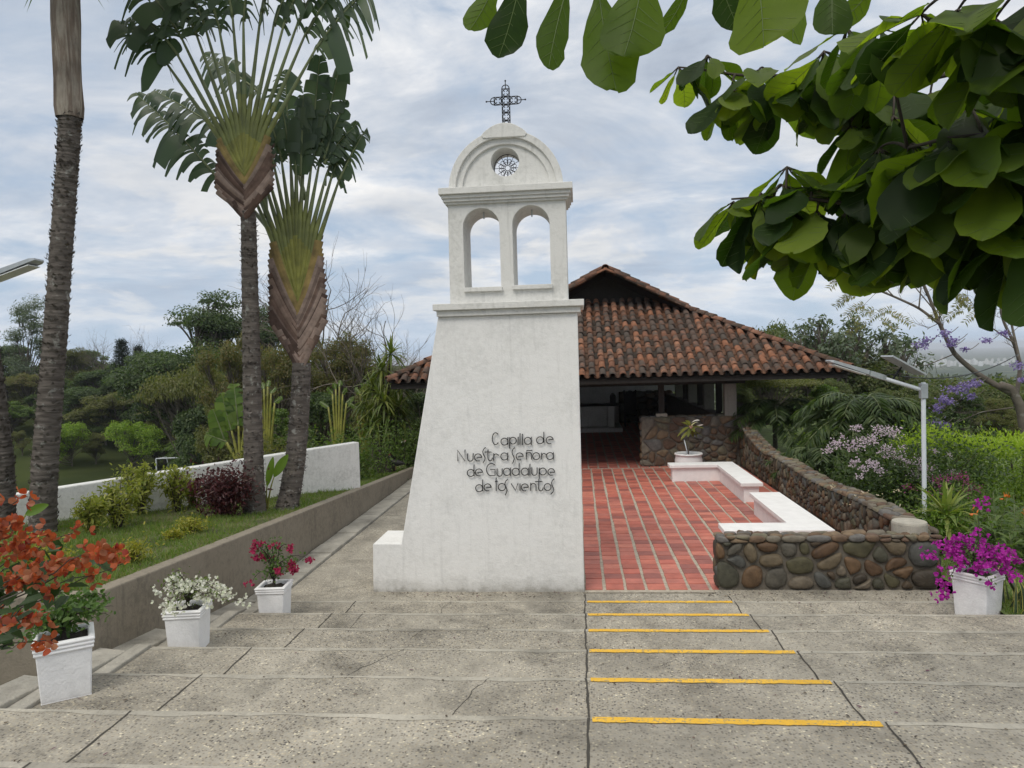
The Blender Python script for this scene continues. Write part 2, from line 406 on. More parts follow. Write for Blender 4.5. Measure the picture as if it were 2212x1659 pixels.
fw = nd(nt, 'ShaderNodeTexNoise', Scale=.009, Detail=8, Roughness=.65); lk(nt, v, fw.inputs['Vector'])
c2 = ramp(nt, fw.outputs[0], [(.38, (.018, .035, .014)), (.52, (.05, .075, .03)), (.60, (.11, .115, .06)), (.66, (.04, .06, .03))])
sepp = nt.nodes.new('ShaderNodeSeparateXYZ'); lk(nt, v, sepp.inputs[0])
fz = ramp(nt, mth(nt, 'MULTIPLY', sepp.outputs[2], -.01), [(.2, 0), (.4, 1)])
colr = mixc(nt, fz.outputs[0], c1.outputs[0], c2.outputs[0]); lk(nt, colr, b.inputs['Base Color']); b.inputs['Roughness'].default_value = 1
b.inputs['Specular IOR Level'].default_value = 0
mb = MB(); mb.grid(V); setting('ground', mb, m, smooth=True)
# garden bed sheets, left (above the retaining wall) and right
def sheet(name, x0, x1, y0, y1, n, zf, mat):
    X, Y = np.meshgrid(np.linspace(x0, x1, n), np.linspace(y0, y1, n), indexing='ij')
    mb = MB(); mb.grid(np.stack([X, Y, zf(X, Y)], -1)); return setting(name, mb, mat, smooth=True)
def bump2(X, Y): return .03*np.sin(X*2.1+1)*np.cos(Y*1.7)+.02*np.sin(X*5.3)*np.sin(Y*4.1)
GRASSB = m_plain('lawn_soil', (.10, .105, .040), .95, var=.55, sc=2.2, bs=.7)
sheet('lawn_bed', -14, -4.96, 7.1, 31, 60, lambda X, Y: terrain(X, Y)-.02+bump2(X, Y)*sm(-4.9, -5.6, X)*1.0-.5*sm(-12, -14, X), GRASSB)
sheet('lawn', 5.08, 30, 9.14, 34, 90, lambda X, Y: terrain(X, Y)+.03+.085*(1-sm(10.4, 12, Y))+bump2(X, Y)*.7*sm(9.2, 12, Y), GRASSG)

# ------------------------------------------------------------------ steps and paving
ZK = [.06+.165*k for k in range(11)]
YK = [10.09, 9.12, 8.15, 7.17, 6.15, 5.14, 4.14, 3.12, 2.12, 1.1, .1]
prof = [(10.6, -1.0), (10.6, 0.0), (YK[0], 0.0)]
for k in range(11):
    prof.append((YK[k], ZK[k])); prof.append(((YK[k+1] if k < 10 else -6), ZK[k]))
prof.append((-6, -1.0))
mb = MB(); n = len(prof)
xs = np.linspace(-4.46, 6.4, 2)
Vv = [(x, p[0], p[1]) for x in xs for p in prof]
bm = bmesh.new(); bv = [bm.verts.new(q) for q in Vv]
for i in range(n):
    j = (i+1) % n
    bm.faces.new((bv[i], bv[j], bv[n+j], bv[n+i]))
f1 = bm.faces.new(bv[:n]); f2 = bm.faces.new(bv[n:][::-1]); bmesh.ops.recalc_face_normals(bm, faces=bm.faces[:])
V = np.array([v.co[:] for v in bm.verts]); Fc = [tuple(v.index for v in f.verts) for f in bm.faces] if bm.verts.index_update() is None else None
bm.free(); mb.add(V, Fc, 0)
def wob(x, a=.006, f=9, ph=0): return a*(sin(x*f+ph)+.6*sin(x*f*2.7+ph*3)+.4*sin(x*f*6.1+ph))
for k in range(0, 7):                     # smoother cement nosing on each tread edge
    X = np.linspace(-4.45, 6.35, 120); w_ = .055+.02*np.sin(X*3+k)+.012*np.sin(X*11+k*2)
    V = np.stack([np.stack([X, np.full_like(X, YK[k]+.001), np.full_like(X, ZK[k]+.0025)], -1), np.stack([X, YK[k]-w_, np.full_like(X, ZK[k]+.0025)], -1)], 0)
    mb.grid(V, 1)
def joint(x, y0, y1, z, wd=.013, ph=0.):
    Y = np.linspace(y0, y1, 14)
    xx = np.array([x+wob(y, .006, 5, ph) for y in Y]); ww = np.array([wd*(.75+.5*abs(sin(y*7+ph))) for y in Y])
    mb.grid(np.stack([np.stack([xx-ww/2, Y, np.full(14, z+.004)], -1), np.stack([xx+ww/2, Y, np.full(14, z+.004)], -1)], 0), 2)
for k in range(0, 8):
    y0, y1 = YK[k+1], YK[k]-.004
    for x, wd in ((0.0, .017), (2.0, .014), (-3.38 if k > 2 else -3.22, .014)): joint(x, y0, y1, ZK[k], wd, k*1.3+x)
joint(2.0, YK[0], 10.5, 0, .016); joint(0.0, YK[0], 10.58, 0, .014)
def crack(pts, z, wd=.007):
    pts = np.array(pts, float); P = []
    for a, b_ in zip(pts[:-1], pts[1:]):
        for t in np.linspace(0, 1, 7)[:-1]: P.append(a+(b_-a)*t+np.array([rnd.uniform(-.012, .012), rnd.uniform(-.01, .01)]))
    P.append(pts[-1]); P = np.array(P); d = np.gradient(P, axis=0); nn = norm(np.stack([-d[:, 1], d[:, 0]], 1)); ww = np.array([wd*rnd.uniform(.3, 1.1) for _ in P])[:, None]
    L, R2 = P-nn*ww/2, P+nn*ww/2; zc = np.full((len(P), 1), z+.0042)
    mb.grid(np.stack([np.hstack([L, zc]), np.hstack([R2, zc])], 0), 2)
crack([(-1.05, 5.15), (-1.02, 5.5), (-.93, 5.9), (-.82, 6.14)], ZK[4]); crack([(-1.9, 7.9), (-1.82, 8.12)], ZK[2]); crack([(-2.0, 9.15), (-1.9, 9.5), (-1.93, 9.8), (-1.85, 10.07)], ZK[0])
crack([(-2.35, 6.2), (-2.1, 6.7), (-1.8, 7.16)], ZK[3]); crack([(-2.85, 8.2), (-2.82, 9.1)], ZK[1])
crack([(3.6, 9.15), (3.65, 9.5), (3.52, 9.8), (3.6, 10.05)], ZK[0]); crack([(4.55, 5.16), (4.72, 5.5), (4.75, 5.9), (4.5, 6.12)], ZK[4]); crack([(4.4, 6.2), (4.45, 6.6), (4.2, 7.1)], ZK[3], .009)
crack([(4.9, 7.2), (4.65, 7.7), (4.6, 8.1)], ZK[2]); crack([(4.35, 8.2), (4.2, 8.7), (4.0, 9.05)], ZK[1])
STEPS = setting('steps', mb, [CONC, CEM, DARK])
for k in range(6):
    mbs = MB(); X = np.linspace(.03, 1.97, 60)
    a = np.array([wob(x, .004, 17, k*2.1) for x in X]); c_ = np.array([wob(x, .004, 21, k*1.3+1) for x in X])
    y1, y0 = YK[k]+.002+a*.4, YK[k]-.072+c_; z = ZK[k]+.007
    mbs.grid(np.stack([np.stack([X, y1, np.full_like(X, z)], -1), np.stack([X, y0, np.full_like(X, z)], -1)], 0))
    mbs.grid(np.stack([np.stack([X, y1+.002, np.full_like(X, z-.03)], -1), np.stack([X, y1, np.full_like(X, z)], -1)], 0))
    part('yellow_stripe', mbs, YEL, STEPS)
mb = MB()
mb.box(-4.46, -.02, 10.601, 34, -.5, -.004)
mb.box(1.86, 5.0, 10.601, 10.78, -.5, -.002)
joint(-3.1, 10.6, 10.62, 0)
setting('path', mb, CONC)
# stepped gutter strip between steps and retaining wall
mb = MB()
for k in range(11):
    y0, y1 = (YK[k+1] if k < 10 else -1), YK[k]
    z = ZK[k]
    V = [(-4.90, y0, z+.14), (-4.62, y0, z+.10), (-4.62, y1-.18, z+.03), (-4.90, y1-.18, z+.06), (-4.9, y1, z-.10), (-4.62, y1, z-.10)]
    B = [(p[0], p[1], -1) for p in V]
    mb.add(V+B, [(0, 1, 2, 3), (3, 2, 5, 4), (1, 7, 8, 2), (2, 8, 11, 5), (0, 6, 7, 1)])
    mb.box(-4.62, -4.461, y0, y1, -1, z+.035)
y = 10.1
while y < 33:
    L = rnd.uniform(.5, .9); z = .045+rnd.uniform(-.012, .012)
    mb.box(-4.88, -4.47, y, y+L-.02, -.3, z); y += L
setting('gutter', mb, GUT, bevel=.012)

# brick floor
mb = MB(); px_, py_ = .306, .262
X0, Y0 = -.02, 10.70
mb.box(-.05, 4.72, 10.7, 22.4, -.3, -.012, 1); mb.box(-5.4, 4.7, 22.4, 37.6, -.3, -.0125, 1)
def bricks(xa, xb, ya, yb):
    nx = int((xb-xa)/px_); ny = int((yb-ya)/py_)
    for i in range(nx+1):
        for j in range(ny):
            x0 = xa+i*px_+.026+wob(ya+j*py_, .006, 1.3, i); x1 = min(xa+(i+1)*px_-.018+wob(ya+j*py_, .005, 1.1, i*2), xb)
            if x1-x0 < .05: continue
            y0 = ya+j*py_+.006; y1 = ya+(j+1)*py_-.007; z = .002+rnd.uniform(-.003, .003); t = [rnd.uniform(-.002, .002) for _ in range(4)]; e = .006
            V = [(x0, y0, -.02), (x1, y0, -.02), (x1, y1, -.02), (x0, y1, -.02), (x0+e, y0+e, z+t[0]), (x1-e, y0+e, z+t[1]), (x1-e, y1-e, z+t[2]), (x0+e, y1-e, z+t[3])]
            mb.add(V, [(4, 5, 6, 7), (0, 1, 5, 4), (1, 2, 6, 5), (2, 3, 7, 6), (3, 0, 4, 7)])
bricks(X0, 4.72, Y0+.1, 22.4); bricks(-5.3, 4.7, 22.5, 37.5)
setting('brick_floor', mb, [BRICK, MORT])

# ------------------------------------------------------------------ bell tower
YF = 10.7
T = thing('bell_tower', 'tall white bell tower with twin arched openings, lettering and an iron cross on top', 'bell tower', (-1.5, 11.1, 0))
mb = MB(); plate(mb, [(-3.15, -.3), (-.003, -.3), (0, 4.052), (-2.03, 4.052), (-2.69, .715), (-3.12, .72)], [], YF, YF+.85)
part('tower_body', mb, WHITE, T, bevel=.014)
mb = MB(); mb.box(-2.04, .045, YF-.055, YF+.92, 4.05, 4.14); mb.box(-2.085, .095, YF-.11, YF+.98, 4.138, 4.232)
part('ledge', mb, WHITE_OLD, T, bevel=.008)
def archop(x0, x1, z0, zs):
    r = (x1-x0)/2; return [(x0, z0), (x1, z0)]+arc((x0+x1)/2, zs, r, 0, pi, 16)
mb = MB(); BY = YF+.1
plate(mb, [(-1.86, 4.23), (-.13, 4.23), (-.13, 5.70), (-1.85, 5.70)], [archop(-1.635, -1.10, 4.465, 5.35), archop(-.91, -.37, 4.475, 5.355)], BY, BY+.75)
part('belfry', mb, WHITE_OLD, T, bevel=.008)
for x0, x1, z0 in ((-1.645, -1.08, 4.405), (-.935, -.35, 4.415)):
    mb = MB(); mb.box(x0, x1, BY-.055, BY+.3, z0, z0+.062); part('window_sill', mb, WHITE_OLD, T, bevel=.006)
    mb = MB(); xm = (x0+x1)/2; mb.box(xm-.008, xm+.012, BY+.3, BY+.33, 5.52, 5.62); part('bell_hook', mb, METG, T)
mb = MB()
for i, (dx, z0, z1) in enumerate(((.03, 5.68, 5.715), (.055, 5.714, 5.76), (.075, 5.758, 5.812), (.105, 5.81, 5.905))):
    mb.box(-1.855-dx, -.13+dx, BY-dx*1.4, BY+.75+dx, z0, z1)
part('cornice', mb, WHITE_OLD, T, bevel=.008)
cx, cz = -.995, 5.90; R0 = .835; ocx, ocz, ocr = -1.0, 6.29, .207
mb = MB()
plate(mb, [(cx+R0, cz)]+arc(cx, cz, R0, 0, pi, 40)[1:], [arc(ocx, ocz, ocr, 0, 2*pi, 36)[:-1]], BY+.10, BY+.62)
def ringhalf(ro, ri, y0, y1):
    plate(mb, arc(cx, cz, ro, 0, pi, 40)+arc(cx, cz, ri, pi, 0, 40), [], y0, y1)
ringhalf(.837, .735, BY+.015, BY+.64); ringhalf(.74, .64, BY+.06, BY+.3)
plate(mb, [(-1.30, 6.62), (-.69, 6.62), (-.66, 6.66), (-.69, 6.70), (-.745, 6.745)]+arc(-.995, 6.44, .39, radians(52), radians(128), 14)+[(-1.245, 6.745), (-1.30, 6.70), (-1.33, 6.66)], [], BY+.0, BY+.62)
part('arched_pediment', mb, WHITE_OLD, T, bevel=.008)
# rosette grille
def circ(c, r, n=20): return [(c[0]+r*cos(2*pi*i/n), c[1]+r*sin(2*pi*i/n)) for i in range(n+1)]
mb = MB(); gy_ = BY+.46; rw = .0052; gc = (ocx+.005, ocz)
def t2(pts, r=rw, seg=5): mb.tube([(p[0], gy_, p[1]) for p in pts], r, seg)
t2(circ(gc, .203, 32)); t2(circ(gc, .040))
for i in range(12):
    a = 2*pi*(i+.5)/12; d = (cos(a), sin(a)); tt = (-sin(a), cos(a))
    t2(circ((gc[0]+d[0]*.077, gc[1]+d[1]*.077), .017, 12), .0042)
    pe = [(gc[0]+d[0]*q+tt[0]*s_, gc[1]+d[1]*q+tt[1]*s_) for q, s_ in ((.06, -.014), (.095, -.024), (.118, -.023), (.133, -.012), (.137, 0), (.133, .012), (.118, .023), (.095, .024), (.06, .014))]
    t2(pe, .0045)
    a2 = 2*pi*i/12; t2([(gc[0]+cos(a2)*.04, gc[1]+sin(a2)*.04), (gc[0]+cos(a2)*.203, gc[1]+sin(a2)*.203)], .0045)
part('rosette_grille', mb, IRON, T, smooth=True)
# lattice cross
mb = MB(); gy_ = BY+.30; u_ = .117; ccx, ccz = -.98, 7.243; h_ = u_/2; rr_ = .0075
def cell(x, z):
    t2([(x-h_, z-h_), (x+h_, z-h_), (x+h_, z+h_), (x-h_, z+h_), (x-h_, z-h_)], rr_); t2(circ((x, z), h_*.86, 16), rr_*.9)
    for a in (45, 135, 225, 315):
        a = radians(a); t2([(x+cos(a)*h_*.35, z+sin(a)*h_*.35), (x+cos(a)*h_*1.35, z+sin(a)*h_*1.35)], rr_*.9)
for i, j in ((0, 0), (1, 0), (-1, 0), (0, 1), (0, -1), (0, -2), (0, -3)): cell(ccx+i*u_, ccz+j*u_)
for dx, dz in ((1, 0), (-1, 0), (0, 1)):
    bx, bz = ccx+dx*1.5*u_, ccz+dz*1.5*u_; a0 = atan2(dz, dx)
    t2([(bx+h_*.92*cos(a0+q), bz+h_*.92*sin(a0+q)) for q in np.linspace(-pi/2, pi/2, 11)], rr_)
    t2([(bx, bz), (bx+dx*.108, bz+dz*.108)], rr_*.9)
    mb.lathe([(.0, -.014), (.010, -.010), (.014, 0), (.010, .010), (0, .014)], (bx+dx*.115, gy_, bz+dz*.115), 10)
part('iron_cross', mb, IRON, T, smooth=True)
# lettering: strokes measured on the wall, in units of one 2212-wide zoom of the plate
def LP(x, y): q = aty(932.6+x/7.332, 905.2+y/7.332, YF-.03); return (q[0], YF-.032, q[2])
def o_(cx, cy, r=55): return [[(cx+r*cos(t), cy+r*sin(t)) for t in np.linspace(0, 2*pi, 22)]]
def a_(cx, cy, sx, y0, y1, r=55): return o_(cx, cy, r)+[[(sx, y0), (sx, y1)]]
def e_(cx, cy, r=56, bar=-8): return [[(cx+r*cos(t), cy+r*sin(t)) for t in np.linspace(radians(72), radians(352), 18)]+[(cx+r*1.02, cy+bar+4), (cx-r*.35, cy+bar+(14 if bar < 0 else 6))]]
def u2(x0, x1, y0, y1): r = (x1-x0)/2; return [[(x0, y0)]+[((x0+x1)/2-r*cos(t), y1-r+r*sin(t)) for t in np.linspace(0, pi, 12)]+[(x1, y0)]]
def n2_(x0, x1, y0, y1): r = (x1-x0)/2; return [[(x0, y0-4), (x0, y1)], [((x0+x1)/2-r*cos(t), y0+r-r*sin(t)) for t in np.linspace(0, pi, 12)]+[(x1, y1)]]
def s_(x0, y0, x1, y1):
    return [[(x0+45, y0), (x0+18, y0+25), (x0+4, y0+62), (x0+10, y0+100), (x0+32, y0+140), (x0+40, y0+170), (x0+30, y0+205), (x1, y1)]]
def l_(x, y0, y1): return [[(x, y0), (x, y1)]]
def t_(x, y0, y1, bx0, bx1, by): return [[(x, y0), (x, y1-45)]+[(x+36-36*cos(t), y1-45+45*sin(t)) for t in np.linspace(.3, pi*.75, 8)]+[(x+70, y1-45)], [(bx0, by), (bx1, by)]]
def r_(x, y0, y1): return [[(x, y0), (x, y1)], [(x, y0+45), (x+15, y0+15), (x+40, y0+5), (x+80, y0+28)]]
LINES = [
 [[[(1012+52*cos(t), 310+95*sin(t)) for t in np.linspace(radians(-45), radians(-315), 20)]]]+[a_(1152, 357, 1205, 290, 408)]+[l_(1235, 290, 465)+o_(1287, 342, 53)]+[l_(1368, 285, 405)]+[l_(1398, 228, 400)]+[l_(1436, 238, 408)]+[a_(1522, 345, 1577, 285, 408)]+[a_(1715, 335, 1775, 205, 375)]+[e_(1870, 335, 57, -20)],
 [[[(415, 665), (408, 492), (530, 668), (525, 490)]]]+[u2(568, 655, 548, 666)]+[e_(735, 608, 57)]+[s_(805, 452, 815, 690)]+[t_(890, 485, 660, 840, 938, 522)]+[r_(980, 545, 655)]+[a_(1150, 592, 1202, 535, 655, 56)]+[s_(1268, 455, 1280, 705)]+[e_(1393, 592)]+[n2_(1497, 1582, 528, 640)+[[(1503, 500), (1530, 494), (1560, 500), (1588, 496)]]]+[o_(1655, 587)]+[r_(1740, 538, 635)]+[a_(1873, 585, 1927, 530, 640)],
 [a_(618, 853, 669, 725, 900)]+[e_(748, 845)]+[[[(945+70*cos(t)*1.1, 800+97*sin(t)) for t in np.linspace(radians(-48), radians(-262), 20)]+[(1003, 893), (1003, 797), (928, 797)]]]+[u2(1035, 1115, 788, 905)]+[a_(1190, 835, 1245, 775, 898, 57)]+[a_(1330, 835, 1384, 705, 890, 57)]+[a_(1475, 833, 1530, 775, 893, 57)]+[l_(1555, 715, 890)]+[u2(1585, 1668, 772, 890)]+[l_(1703, 775, 945)+o_(1760, 830)]+[e_(1893, 838, 53, 0)],
 [a_(752, 1095, 806, 963, 1140, 56)]+[e_(885, 1082)]+[l_(1020, 937, 1138)+[[(1003, 986), (1036, 986)]]]+[o_(1112, 1077, 57)]+[s_(1155, 957, 1163, 1205)]+[[[(1260, 1025), (1328, 1130), (1365, 1020)]]]+[l_(1398, 1025, 1133)]+[e_(1475, 1082)]+[n2_(1567, 1652, 1020, 1135)]+[t_(1693, 953, 1137, 1640, 1747, 990)]+[o_(1835, 1077)]+[s_(1893, 948, 1885, 1190)]]
for ln in LINES:
    holder = MB(); first = None
    for lt in ln:
        mb = MB()
        for st in lt:
            mb.tube([LP(*p) for p in st], .0074, 6)
            a, c_ = LP(*st[0]), LP(*st[-1])
            for q in (a, c_): mb.tube([q, (q[0], YF+.01, q[2])], .004, 5)
        if first is None:
            xs_ = [LP(*p)[0] for l2 in ln for st in l2 for p in st]; first = bpy.data.objects.new('lettering_line', None); COL.objects.link(first); first.parent = T; first.empty_display_size = .1
        part('letter', mb, IRON, first, smooth=True)

# ------------------------------------------------------------------ stone walls
def clip(poly, nx, ny, d):            # keep nx*x+ny*y<=d
    out = []
    for i in range(len(poly)):
        p, q = poly[i], poly[(i+1) % len(poly)]; a = nx*p[0]+ny*p[1]-d; b_ = nx*q[0]+ny*q[1]-d
        if a <= 0: out.append(p)
        if a*b_ < 0: t = a/(a-b_); out.append((p[0]+(q[0]-p[0])*t, p[1]+(q[1]-p[1])*t))
    return out
def cells(W, H, sz, seed, asp=1.25):
    g = np.random.default_rng(seed); n = max(3, int(W*H/(sz*sz*asp))); P = g.random((n, 2))*[W, H]
    sc = np.array([1/asp, 1.])
    for it in range(4):
        res = []
        for i in range(n):
            poly = [(0, 0), (W, 0), (W, H), (0, H)]
            d2 = (((P-P[i])*sc)**2).sum(1); order = np.argsort(d2)[1:22]
            for j in order:
                a, b_ = P[i]*sc, P[j]*sc; nn = b_-a; d = (b_@b_-a@a)/2
                poly = clip(poly, nn[0]*sc[0], nn[1]*sc[1], d)
                if len(poly) < 3: break
            res.append(poly)
        if it < (1 if sz > .1 else 2):
            for i, po in enumerate(res):
                if len(po) >= 3: P[i] = P[i]*.45+np.mean(po, 0)*.55
        else: break
    return [np.array(p) for p in res if len(p) >= 3]
def stones(mb, cl, fn, gap, hgt, seed=0, mi=0):
    g = np.random.default_rng(seed)
    for po in cl:
        c = po.mean(0); d = np.linalg.norm(po-c, axis=1).mean()
        if d < gap*1.3: continue
        q = c+(po-c)*(1-gap/d)
        for _ in range(3): q = np.concatenate([[.75*q[i]+.25*q[(i+1) % len(q)], .25*q[i]+.75*q[(i+1) % len(q)]] for i in range(len(q))])
        q = q[::2] if len(q) > 40 else q
        m_ = len(q); h = hgt*g.uniform(.6, 1.25)*min(1, d/.1+.3); tl = g.uniform(-.25, .25, 2)
        V = []; 
        for s__, t__ in ((1.0, -.35), (.99, .15), (.93, .55), (.76, .86), (.42, 1.0)):
            r = c+(q-c)*s__; dd = h*t__*(1+((r-c)/d)@tl) if t__ > 0 else np.full(m_, h*t__)
            dd = dd+ (g.uniform(-.06, .06, m_)*h if t__ > .5 else 0)
            V += [fn(r[i][0], r[i][1], dd[i]) for i in range(m_)]
        V.append(fn(c[0], c[1], h*1.02))
        Fc = []
        for k in range(4):
            for i in range(m_):
                j = (i+1) % m_; Fc.append((k*m_+i, k*m_+j, (k+1)*m_+j, (k+1)*m_+i))
        Fc += [(4*m_+i, 4*m_+(i+1) % m_, 5*m_) for i in range(m_)]
        mb.add(V, Fc, mi)
# boundary wall: front run, then side run back to the chapel
SW = thing('stone_wall', 'low dark wall of rounded river stones with round cap, enclosing the brick terrace from the steps back to the chapel', 'stone wall', (4.9, 10.9, 0))
def walltop(y): return .80+.04*sin(y*1.1)+(.30*float(sm(19.5, 22, y)))+.40*float(sm(21.5, 23.0, y))
mb = MB(); mbc = MB(); mbm = MB()
mbm.box(1.93, 4.93, 10.78, 11.08, -.2, .735)
ys = np.linspace(11.08, 22.6, 40)
for a, c_ in zip(ys[:-1], ys[1:]): mbm.add([(x, y, z) for y in (a, c_) for x, z in ((4.77, -.2), (5.06, -.2), (5.06, walltop(y)-.05), (4.77, walltop(y)-.05))], [(3, 2, 6, 7), (0, 3, 7, 4), (1, 5, 6, 2)])
part('wall_core', mbm, MORTS, SW)
stones(mb, cells(3.1, .70, .235, 5, 1.12), lambda s, t, d: (1.88+s, 10.775-d, t+.005), .021, .060, 1)
stones(mb, cells(.34, .70, .19, 6), lambda s, t, d: (1.93-d, 11.09-s, t+.005), .014, .05, 2)
stones(mb, cells(12, .74, .165, 8, .8), lambda s, t, d: (4.77-d, 11.0+s, t*walltop(11+s)/.8), .010, .05, 3)
stones(mb, cells(12, .74, .17, 18, .8), lambda s, t, d: (5.06+d, 23.0-s, t*walltop(23-s)/.8), .010, .05, 33)
stones(mb, cells(.4, .74, .18, 9), lambda s, t, d: (4.94+d, 10.76+s, t), .012, .05, 4)
part('stone_facing', mb, STONE, SW, smooth=True)
stones(mbc, cells(2.95, .34, .125, 11, 1.5), lambda s, t, d: (1.9+s, 10.755+t, .742+d), .006, .045, 5)
stones(mbc, cells(3.1, .10, .09, 13, 1.9), lambda s, t, d: (1.9+s, 10.76-d, .685+t), .006, .04, 6)
stones(mbc, cells(.42, 11.7, .14, 12, 1.25), lambda s, t, d: (4.70+s, 11.05+t, walltop(11.05+t)-.045+d), .006, .05, 7)
part('coping_stones', mbc, STONEW, SW, smooth=True)
mb = MB(); mb.lathe([(.0, -.1), (.235, -.1), (.235, .10), (.225, .125), (0, .13)], (4.69, 11.08, .78), 30); part('round_cap', mb, CEM, SW)
# chapel half wall at the back of the terrace
HW = thing('stone_half_wall', 'brown cobblestone half wall under the chapel eave, behind the round white pot', 'stone wall', (3.2, 22.8, 0))
mb = MB(); mb.box(1.84, 4.95, 22.70, 23.0, -.2, 1.50); part('wall_core', mb, MORTS, HW)
mb = MB(); stones(mb, cells(2.85, 1.5, .225, 21, 1.2), lambda s, t, d: (1.83+s, 22.70-d, t+.01), .016, .05, 8)
stones(mb, cells(.30, 1.5, .2, 22), lambda s, t, d: (1.84-d, 23.0-s, t+.01), .016, .05, 9)
stones(mb, cells(2.9, .3, .2, 23, 1.4), lambda s, t, d: (1.84+s, 22.70+t, 1.50+d*.8), .012, .05, 10)
part('stone_facing', mb, STONEW, HW, smooth=True)

# ------------------------------------------------------------------ benches
def lbench(label, A_, B_, z=.45):
    t = thing('bench', label, 'bench', ((A_[0]+A_[1])/2, (A_[2]+A_[3])/2, 0), 'L-shaped white benches on the brick terrace')
    def Lpoly(i):
        ax0, ax1, ay0, ay1 = A_; bx0, bx1, by0, by1 = B_
        if by0 >= ay0: return [(ax0+i, ay0+i), (bx1-i, ay0+i), (bx1-i, by1-i), (bx0+i, by1-i), (bx0+i, ay1-i), (ax0+i, ay1-i)]
        return [(ax0+i, ay0+i), (bx0+i, ay0+i), (bx0+i, by0+i), (bx1-i, by0+i), (bx1-i, ay1-i), (ax0+i, ay1-i)]
    def ext(p, z0, z1):
        mb = MB(); n = len(p); mb.add([(x, y, zz_) for zz_ in (z0, z1) for x, y in p], [tuple(range(n))[::-1], tuple(range(n, 2*n))]+[(i, (i+1) % n, n+(i+1) % n, n+i) for i in range(n)]); return mb
    part('seat_slab', ext(Lpoly(0), z-.085, z), PAINT, t, bevel=.010)
    part('bench_base', ext(Lpoly(.075), -.05, z-.08), PAINT, t, bevel=.006)
lbench('white L-shaped bench nearer the steps, its front arm just behind the low stone wall', (2.34, 4.12, 12.48, 13.05), (3.50, 4.12, 13.0, 15.88))
lbench('white L-shaped bench at the back of the terrace, in front of the round white pot', (2.33, 4.06, 19.88, 20.36), (3.57, 4.06, 17.0, 20.0))

# round pot
P_ = thing('round_pot', 'round white pot standing behind the rear bench against the stone half wall', 'pot', (3.06, 21.5, 0))
mb = MB(); mb.lathe([(.0, 0), (.30, 0), (.34, .06), (.385, .22), (.385, .36), (.36, .47), (.365, .49), (.395, .505), (.40, .535), (.385, .555), (.345, .55), (.335, .50), (.335, .40)], (3.06, 21.5, .0), 40)
part('pot_body', mb, PAINT, P_, smooth=True); mb = MB(); mb.disc((3.06, 21.5), .336, .47); part('soil', mb, SOIL, P_)

# ------------------------------------------------------------------ retaining wall, garden wall
mb = MB(); ys = np.linspace(6.87, 26, 30)
def rt(y): return float(bedz(y))
for a, c_ in zip(ys[:-1], ys[1:]):
    mb.add([(x, y, z) for y in (a, c_) for x, z in ((-4.90, -.6), (-4.90, rt(y)), (-5.09, rt(y)+.004), (-5.09, -.6))], [(0, 4, 5, 1), (1, 5, 6, 2), (2, 6, 7, 3)])
mb.add([(x, 6.87, z) for x, z in ((-4.90, -.6), (-4.90, rt(6.87)), (-5.09, rt(6.87)+.004), (-5.09, -.6))], [(0, 1, 2, 3)])
mb.box(-12, -5.091, 6.87, 7.07, -.6, rt(6.9))
RW = solo('retaining_wall', mb, RETC, 'long bare concrete retaining wall holding up the grass bed beside the path', 'wall', bevel=.018)
mb = MB(); pts = [GA, GB, GB+GD*6.5]; zs = [1.62, 1.43, 1.22]; th = .24
for (a, za), (c_, zc) in zip(zip(pts[:-1], zs[:-1]), zip(pts[1:], zs[1:])):
    nseg = 12
    for i in range(nseg):
        p, q = a+(c_-a)*i/nseg, a+(c_-a)*(i+1)/nseg; z0, z1 = za+(zc-za)*i/nseg, za+(zc-za)*(i+1)/nseg
        V = []
        for r, z in ((p, z0), (q, z1)):
            o2 = r+GN*th; zb_ = .45 if r[1] > 14 else -.8; V += [(r[0], r[1], zb_), (r[0], r[1], z), (o2[0], o2[1], z), (o2[0], o2[1], zb_)]
        Fc = [(0, 1, 5, 4), (1, 2, 6, 5), (2, 3, 7, 6)]
        if i == 0: Fc.append((0, 3, 2, 1))
        mb.add(V, Fc)
bm = bmesh.new(); me = mb.build('x'); bm.from_mesh(me); bmesh.ops.remove_doubles(bm, verts=bm.verts[:], dist=1e-4); bmesh.ops.recalc_face_normals(bm, faces=bm.faces[:]); bm.to_mesh(me); bm.free()
solo('garden_wall', me, WHITE_WALL, 'white weathered garden wall sloping down behind the shrubs and the palm trunks', 'wall', bevel=.02)
# ------------------------------------------------------------------ chapel
CH = thing('chapel', 'open-sided chapel with a broad hipped roof of weathered clay tiles, behind the bell tower', 'chapel', (.95, 30, 0))
XL, XR, YE, YB, ZE, TN = -5.55, 7.45, 21.2, 42.0, 2.80, .523
CX = (XL+XR)/2; HWD = (XR-XL)/2; YG = 25.85; VY = YG-1.0; ZR = ZE+TN*HWD; SL = sqrt(1+TN*TN)
RB = np.random.default_rng(4)
def barrel(mb, p, d, n, L, r0, r1, seg=7, up=True, th=.016):
    """half-round clay tile: starts at p, runs along d, bulges along n (or hollow when up is False)"""
    p, d, n = (np.asarray(q, float) for q in (p, d, n)); x = np.cross(d, n)
    a = np.linspace(0, pi, seg+1); V = []
    sg = 1 if up else -1
    for q, r in ((p, r0), (p+d*L, r1)):
        for t in a: V.append(q+x*(-cos(t)*r)+n*(sin(t)*r*.85*sg))
    for q, r in ((p, r0),):
        for t in a: V.append(q+x*(-cos(t)*(r-th))+n*(sin(t)*(r-th)*.85*sg))
    m_ = seg+1
    Fc = [(i, i+1, m_+i+1, m_+i) for i in range(seg)]+[(i, 2*m_+i, 2*m_+i+1, i+1) for i in range(seg)]
    mb.add(V, Fc)
mbT, mbC = MB(), MB()
STEP = .345
